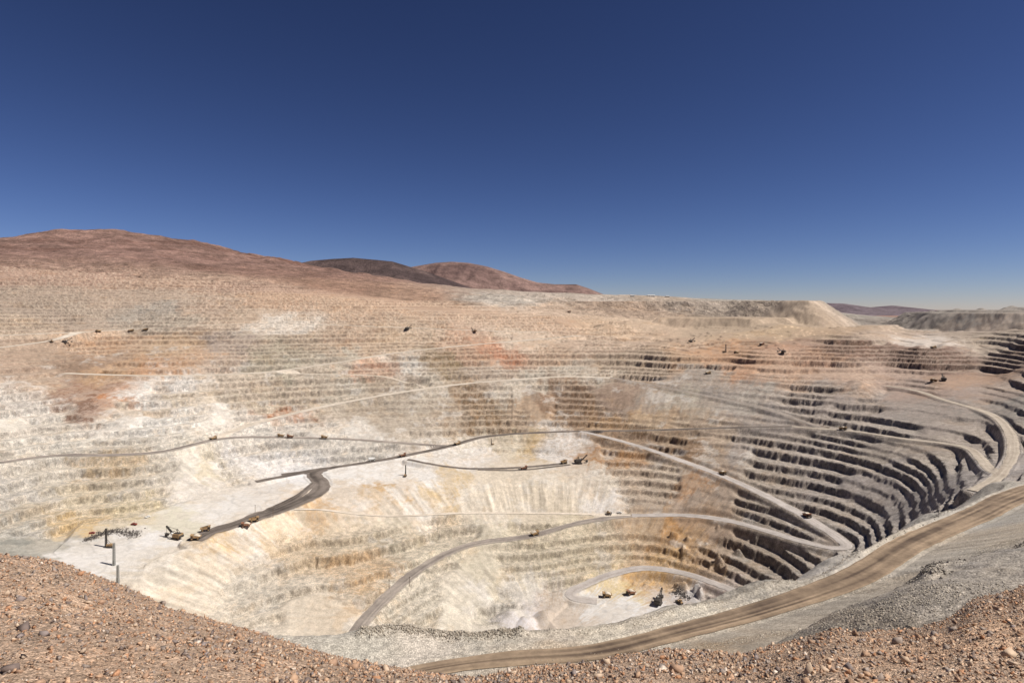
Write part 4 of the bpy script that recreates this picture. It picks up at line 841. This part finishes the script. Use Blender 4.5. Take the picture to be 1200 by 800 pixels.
def kind_drill():
    L = []; tracks(L, 1.2, 8.0, 2.4, 1.7)
    L.append(('deck', bmesh_part(lambda b: bm_box(b, (-.5, 0, 2.2), (13, 5.4, .7)), 'steel'), []))
    L.append(('machinery_house', bmesh_part(lambda b: bm_box(b, (-3.2, .3, 4.0), (6.2, 4.4, 2.9)), 'yellow', .1), [('vent', bmesh_part(lambda b: bm_box(b, (-3.2, -1.94, 4.1), (3.6, .1, 1.7)), 'steel'))]))
    L.append(('cab', bmesh_part(lambda b: bm_box(b, (2.0, 1.6, 3.9), (2.0, 2.0, 2.6)), 'yellow', .08), [('window', bmesh_part(lambda b: bm_box(b, (3.02, 1.6, 4.3), (.06, 1.7, 1.2)), 'glass'))]))
    L.append(('mast', bmesh_part(lambda b: (lattice(b, (4.6, 0, 2.4), (4.6, 0, 26.5), 2.0, 1.7, 12, .42), bm_bar(b, (4.6, 0, 2.4), (4.6, 0, 26), .8)), 'steel'), [('crown', bmesh_part(lambda b: bm_box(b, (4.6, 0, 26.8), (2.2, 2.2, .8)), 'steel'))]))
    L.append(('mast_brace', bmesh_part(lambda b: (bm_bar(b, (-1.0, -1.4, 5.2), (4.2, -.9, 12.0), .35), bm_bar(b, (-1.0, 1.4, 5.2), (4.2, .9, 12.0), .35)), 'steel'), []))
    for x, y in ((-6.2, -2.2), (-6.2, 2.2), (5.6, -2.2), (5.6, 2.2)): L.append(('jack', bmesh_part(lambda b: (bm_bar(b, (x, y, .1), (x, y, 3.4), .5), bm_box(b, (x, y, .15), (1.1, 1.1, .3))), 'grey'), []))
    return L
def kind_pickup(c):
    L = [('body', bmesh_part(lambda b: (bm_box(b, (0, 0, .85), (5.2, 1.9, .6)), bm_box(b, (1.75, 0, 1.2), (1.5, 1.8, .25)), bm_box(b, (-1.5, -.9, 1.3), (2.2, .1, .45)), bm_box(b, (-1.5, .9, 1.3), (2.2, .1, .45)), bm_box(b, (-2.55, 0, 1.3), (.1, 1.8, .45))), c), []),
         ('cabin', bmesh_part(lambda b: bm_box(b, (.35, 0, 1.55), (2.1, 1.75, .85), .84), c), [('window', bmesh_part(lambda b: bm_box(b, (.35, 0, 1.62), (2.06, 1.8, .42), .9), 'glass'))]),
         ('beacon_flag', bmesh_part(lambda b: (bm_bar(b, (-1.0, .7, 1.3), (-1.0, .7, 4.2), .06), bm_box(b, (-1.2, .7, 4.0), (.45, .03, .35))), 'red'), [])]
    for x in (-1.6, 1.7):
        for y in (-.9, .9): L.append(('wheel', bmesh_part(lambda b: bm_wheel(b, (x, y, .42), .42, .28, 14), 'rubber'), []))
    return L
def kind_dozer(c='yellow'):
    L = []; tracks(L, .8, 5.5, 1.4, 1.8)
    L.append(('body', bmesh_part(lambda b: (bm_box(b, (.4, 0, 1.9), (4.6, 2.0, 1.5)), bm_box(b, (-2.0, 0, 1.8), (1.2, 2.2, 1.2))), c, .08), []))
    L.append(('cab', bmesh_part(lambda b: bm_box(b, (-.8, 0, 3.4), (2.0, 2.0, 1.7), .92), c, .05), [('window', bmesh_part(lambda b: bm_box(b, (-.8, 0, 3.6), (2.05, 2.05, .8), .95), 'glass'))]))
    L.append(('blade', bmesh_part(lambda b: bm_prism(b, [(3.9, .1), (4.2, .1), (4.0, 1.0), (4.3, 2.2), (4.0, 2.2), (3.7, 1.0)], -2.6, 2.6), 'steel'), [('push_arm', bmesh_part(lambda b: (bm_bar(b, (0, -1.9, .9), (3.9, -1.9, .8), .25), bm_bar(b, (0, 1.9, .9), (3.9, 1.9, .8), .25)), 'steel'))]))
    L.append(('ripper', bmesh_part(lambda b: (bm_bar(b, (-2.6, 0, 1.9), (-3.9, 0, 1.7), .4), bm_bar(b, (-3.9, 0, 1.9), (-4.1, 0, .4), .25)), 'steel'), [])); return L
def kind_pole(h=14.0, c='wood'):
    return [('post', bmesh_part(lambda b: bm_prism(b, [(-.28, -.5), (.28, -.5), (.16, h), (-.16, h)], -.22, .22), c), []),
            ('crossarm', bmesh_part(lambda b: (bm_bar(b, (0, -1.9, h - 1.0), (0, 1.9, h - 1.0), .24), bm_bar(b, (0, -1.2, h - 1.0), (0, 0, h - 2.3), .12), bm_bar(b, (0, 1.2, h - 1.0), (0, 0, h - 2.3), .12)), c), [('insulator', bmesh_part(lambda b: [bm_box(b, (0, y, h - .65), (.2, .2, .5)) for y in (-1.7, 0, 1.7)], 'grey'))])]
def kind_mast(h=30.0):
    return [('lattice', bmesh_part(lambda b: lattice(b, (0, 0, -.3), (0, 0, h), 2.6, 1.9, 9, .5), 'grey'), []), ('base_plate', bmesh_part(lambda b: bm_box(b, (0, 0, .1), (3.6, 3.6, .6)), 'grey'), []), ('cabinet', bmesh_part(lambda b: bm_box(b, (0, 0, 4.5), (2.0, 2.0, 5.0)), 'grey', .1), [])]
def kind_shed(l, w, h, c):
    L = [('wall', bmesh_part(lambda b: bm_box(b, (0, 0, h / 2), (l, w, h)), c), []), ('roof', bmesh_part(lambda b: bm_prism(b, [(-w * .54, h), (0, h + w * .2), (w * .54, h), (w * .54, h + .3), (0, h + w * .2 + .3), (-w * .54, h + .3)], -l * .52, l * .52), 'roof'), [])]
    L.append(('door', bmesh_part(lambda b: bm_box(b, (-l * .3, -w / 2 - .05, h * .35), (h * .6, .12, h * .7)), 'steel'), []))
    for k in range(3): L.append(('window', bmesh_part(lambda b: bm_box(b, (l * (.02 + .15 * k), -w / 2 - .05, h * .55), (l * .09, .12, h * .3)), 'glass'), []))
    for o in L[1:2]: o[1].transform(Matrix.Rotation(math.pi / 2, 4, 'Z'))
    return L
KIND = {'haul_truck': kind_truck(), 'empty_truck': kind_truck('yellow', False), 'brown_truck': kind_truck('brown', True), 'water_truck': kind_water(), 'rope_shovel': kind_shovel(), 'dark_shovel': kind_shovel('steel'), 'blast_drill': kind_drill(),
        'red_pickup': kind_pickup('red'), 'white_pickup': kind_pickup('white'), 'bulldozer': kind_dozer(), 'power_pole': kind_pole(), 'lighting_mast': kind_mast(), 'short_mast': kind_mast(23.0),
        'long_shed': kind_shed(70, 26, 12, 'white'), 'small_shed': kind_shed(36, 20, 9, 'grey')}
NAMES = {'empty_truck': 'haul_truck', 'brown_truck': 'haul_truck', 'dark_shovel': 'rope_shovel', 'red_pickup': 'pickup_truck', 'white_pickup': 'pickup_truck', 'short_mast': 'lighting_mast', 'long_shed': 'shed', 'small_shed': 'shed'}
CATS = {'haul_truck': 'truck', 'water_truck': 'truck', 'rope_shovel': 'shovel', 'blast_drill': 'drill rig', 'pickup_truck': 'pickup', 'bulldozer': 'bulldozer', 'power_pole': 'pole', 'lighting_mast': 'mast', 'shed': 'building', 'site_hut': 'building'}
GRP = {'haul_truck': 'haul trucks in the mine', 'rope_shovel': 'rope shovels in the mine', 'blast_drill': 'blast hole drills', 'pickup_truck': 'pickups on the benches', 'power_pole': 'power poles in the mine', 'lighting_mast': 'grey masts on the white bench', 'shed': 'sheds on the plateau', 'bulldozer': 'bulldozers in the mine'}
def road_heading(x, y):
    best = None
    for k, P in RL.items():
        d = np.hypot(P[:, 0] - x, P[:, 1] - y); j = int(d.argmin())
        if best is None or d[j] < best[0]: best = (d[j], P[min(j + 1, len(P) - 1)] - P[max(j - 1, 0)], P[j, 2], P[j, 3])
    return best
def put(kind, u, v, label, head=None, flip=False, far=6000.0, scale=1.0):
    h = march(u, v, H, 150.0, far)
    if h is None: print('no ground for', label); return
    x, y, z = h; rd = road_heading(x, y)
    z = float(H(np.array([x]), np.array([y]))[0])
    if rd[0] < rd[3] + 1: z = rd[2] + .55
    if head is None: a = math.atan2(rd[1][1], rd[1][0]) + (math.pi if flip else 0)
    else: a = math.radians(head)
    nm = NAMES.get(kind, kind); root = bpy.data.objects.new(nm, None); C.objects.link(root); root.location = (x, y, z); root.rotation_euler = (0, 0, a); root.scale = (scale,) * 3
    root['label'] = label; root['category'] = CATS[nm]
    if nm in GRP: root['group'] = GRP[nm]
    for pn, me, subs in KIND[kind]:
        p = obj(pn, me, root)
        for sn, sme in subs: obj(sn, sme, p)
    return root
# heading: degrees, 0 = to the right of the photo, 90 = away from the viewer
put('rope_shovel', 206, 631, 'yellow rope shovel digging at the end of the dark road on the white bench', 165)
put('haul_truck', 229, 632, 'loaded haul truck closest to the yellow shovel on the white bench', 195)
put('empty_truck', 241, 622, 'empty haul truck on the dark road behind the yellow shovel', 20)
put('brown_truck', 288, 617, 'brown haul truck on the edge of the white bench, left of a pair', 200)
put('empty_truck', 298, 611, 'haul truck just right of the brown truck on the white bench edge', 25)
put('haul_truck', 250, 515, 'lone haul truck where the long grey road starts to level out')
put('haul_truck', 329, 512, 'haul truck leading two others close together on the grey road', None, True)
put('brown_truck', 340, 513, 'brown haul truck close behind another on the grey road', None, True)
put('haul_truck', 380, 514, 'haul truck trailing the close pair on the grey road', None, True)
put('brown_truck', 472, 535, 'brown haul truck at the fork of the dark roads above the drill')
put('water_truck', 436, 540, 'white water truck on the dark road left of the drill')
put('haul_truck', 536, 521, 'haul truck where the grey road joins the dark road')
put('brown_truck', 614, 550, 'brown haul truck on the twin dark tracks left of the dark shovel')
put('empty_truck', 661, 543, 'haul truck waiting beside the dark shovel on the white bench')
put('dark_shovel', 679, 543, 'dark rope shovel with raised boom at the end of the twin tracks', 12)
put('haul_truck', 847, 556, 'haul truck going down the pale ramp on the right wall')
put('brown_truck', 946, 606, 'brown haul truck near the lower end of the pale ramp')
put('haul_truck', 988, 504, 'haul truck on the pale road across the right wall')
put('haul_truck', 627, 627, 'haul truck on the grey road curving above the pit floor', None, True)
put('brown_truck', 739, 696, 'brown haul truck at the back of the pit floor', 200)
put('haul_truck', 711, 699, 'haul truck at the left of the pit floor', 180)
put('dark_shovel', 772, 707, 'dark rope shovel working on the pit floor', 60)
put('bulldozer', 797, 707, 'bulldozer beside the dark heap on the pit floor', 120, scale=1.6)
put('blast_drill', 128, 641, 'blast hole drill with tall dark mast on the white bench by dark rubble', 180)
put('blast_drill', 475, 558, 'blast hole drill standing alone on the central white bench', 90, scale=.8)
put('blast_drill', 849, 413, 'blast hole drill on the upper bench at right centre', 0, scale=.9)
put('blast_drill', 577, 521, 'small drill on the slope above the twin dark tracks', 200, scale=.55)
put('lighting_mast', 133.5, 662, 'grey lattice mast right of the tall drill on the white bench', 0)
put('short_mast', 138, 683, 'shorter grey lattice mast nearest the foreground rubble', 0)
put('red_pickup', 108, 625, 'red pickup left of the tall drill', 10, scale=1.5)
put('red_pickup', 157, 615, 'red pickup right of the dark rubble on the white bench', 170, scale=1.8)
put('white_pickup', 173, 606, 'white pickup behind the dark rubble on the white bench', 60, scale=1.5)
put('dark_shovel', 77, 402, 'dark rope shovel on the upper left road', 30, scale=.8)
put('bulldozer', 60, 401, 'bulldozer left of the shovel on the upper left road', 180, scale=1.5)
put('dark_shovel', 478, 386, 'dark rope shovel on the far upper bench, left of the two', 40, scale=.8)
put('rope_shovel', 556, 389, 'yellow rope shovel on the far upper bench, right of the two', 150, scale=.8)
put('dark_shovel', 810, 401, 'dark rope shovel on the flat upper ground right of centre', 20, scale=.8)
put('dark_shovel', 917, 414, 'dark rope shovel on the brown ground above the grey benches', 130, scale=.8)
put('dark_shovel', 1106, 446, 'dark rope shovel beside the brown mound on the upper right', 70, scale=.8)
put('haul_truck', 1094, 447, 'haul truck beside the shovel on the upper right', 160)
put('haul_truck', 1094, 408, 'haul truck on the pale flat at the upper right', 10)
put('haul_truck', 154, 388, 'haul truck on the upper left road left of a power pole'); put('empty_truck', 171, 387, 'empty haul truck just left of the power pole on the upper left road')
put('haul_truck', 115, 389, 'haul truck on the upper left road near the dark shovel', None, True)
put('haul_truck', 863, 414, 'haul truck right of the drill on the upper bench', 200); put('brown_truck', 893, 404, 'brown haul truck on the upper ground by the dump foot', 20)
put('haul_truck', 830, 438, 'haul truck on the grey shelf below the upper bench', 10); put('brown_truck', 667, 366, 'brown haul truck high on the far plateau', 0)
put('bulldozer', 713, 603, 'bulldozer on the ledge above the curved grey road', 0, scale=1.4)
put('white_pickup', 726, 601, 'white pickup at the junction of the ledge and the curved road', 0, scale=1.6)
for u, v, h, lab in ((196,388,1.3,'tall power pole beside the upper left road'), (267,382,1.1,'power pole on the upper left road, second from the left'), (331,380,1.0,'power pole left of the pale rock on the upper road'), (364,380,1.0,'power pole right of the pale rock on the upper road'), (386,381,1.0,'power pole farthest right on the upper left road'),
                  (320,606,1.1,'power pole at the edge of the white bench by the dark road'), (299,601,.9,'power pole behind the dark road on the white bench'), (456,690,1.0,'power pole left of the curved grey ramp'), (480,686,1.0,'power pole right of the curved grey ramp'), (715,394,1.9,'tall pole on the upper bench left of the red ground'), (404,512,.8,'power pole on the grey road right of three trucks'), (513,622,.9,'power pole alone on the slope above the curved grey road')):
    put('power_pole', u, v, lab, 60, scale=h)
put('long_shed', 763, 347.5, 'long white shed on the far plateau skyline', 0, scale=.6); put('small_shed', 741, 347.5, 'small grey shed left of the long white shed', 0, scale=.6); put('small_shed', 782, 348, 'small grey shed right of the long white shed', 0, scale=.6)
# dark blasted rock by the tall drill
def patch_rubble(pts, n, spread, smin, smax, rgbs, seed, label):
    rg = np.random.default_rng(seed); P = np.array([march(u, v, H, 150, 3000)[:2] for u, v in pts]); i = rg.integers(0, len(P) - 1, n); t = rg.random((n, 1))
    q = P[i] * (1 - t) + P[i + 1] * t + rg.normal(0, 1, (n, 2)) * spread
    o = rubble('blasted_rock', np.c_[q, H(q[:, 0], q[:, 1])], smin + (smax - smin) * rg.random(n) ** 2, seed, 7, rgbs, [1] * len(rgbs), M_STONE, .3); o['label'] = label
DK = [(96,90,86), (78,72,70), (116,108,102)]
patch_rubble([(102,632),(112,628),(124,623),(140,622),(152,625),(160,627)], 1500, np.array([4.0, 6.0]), .5, 1.8, DK, 31, 'dark blasted rock spread on the white bench by the tall drill')
patch_rubble([(790,695),(796,692),(800,697),(806,700)], 420, np.array([4.0, 5.0]), .6, 2.4, DK, 32, 'dark rock heap at the right end of the pit floor')
patch_rubble([(722,390),(735,389),(745,390),(762,391)], 90, 4.0, .8, 2.4, [(120,76,58), (96,66,54)], 33, 'reddish rocks on the upper bench')
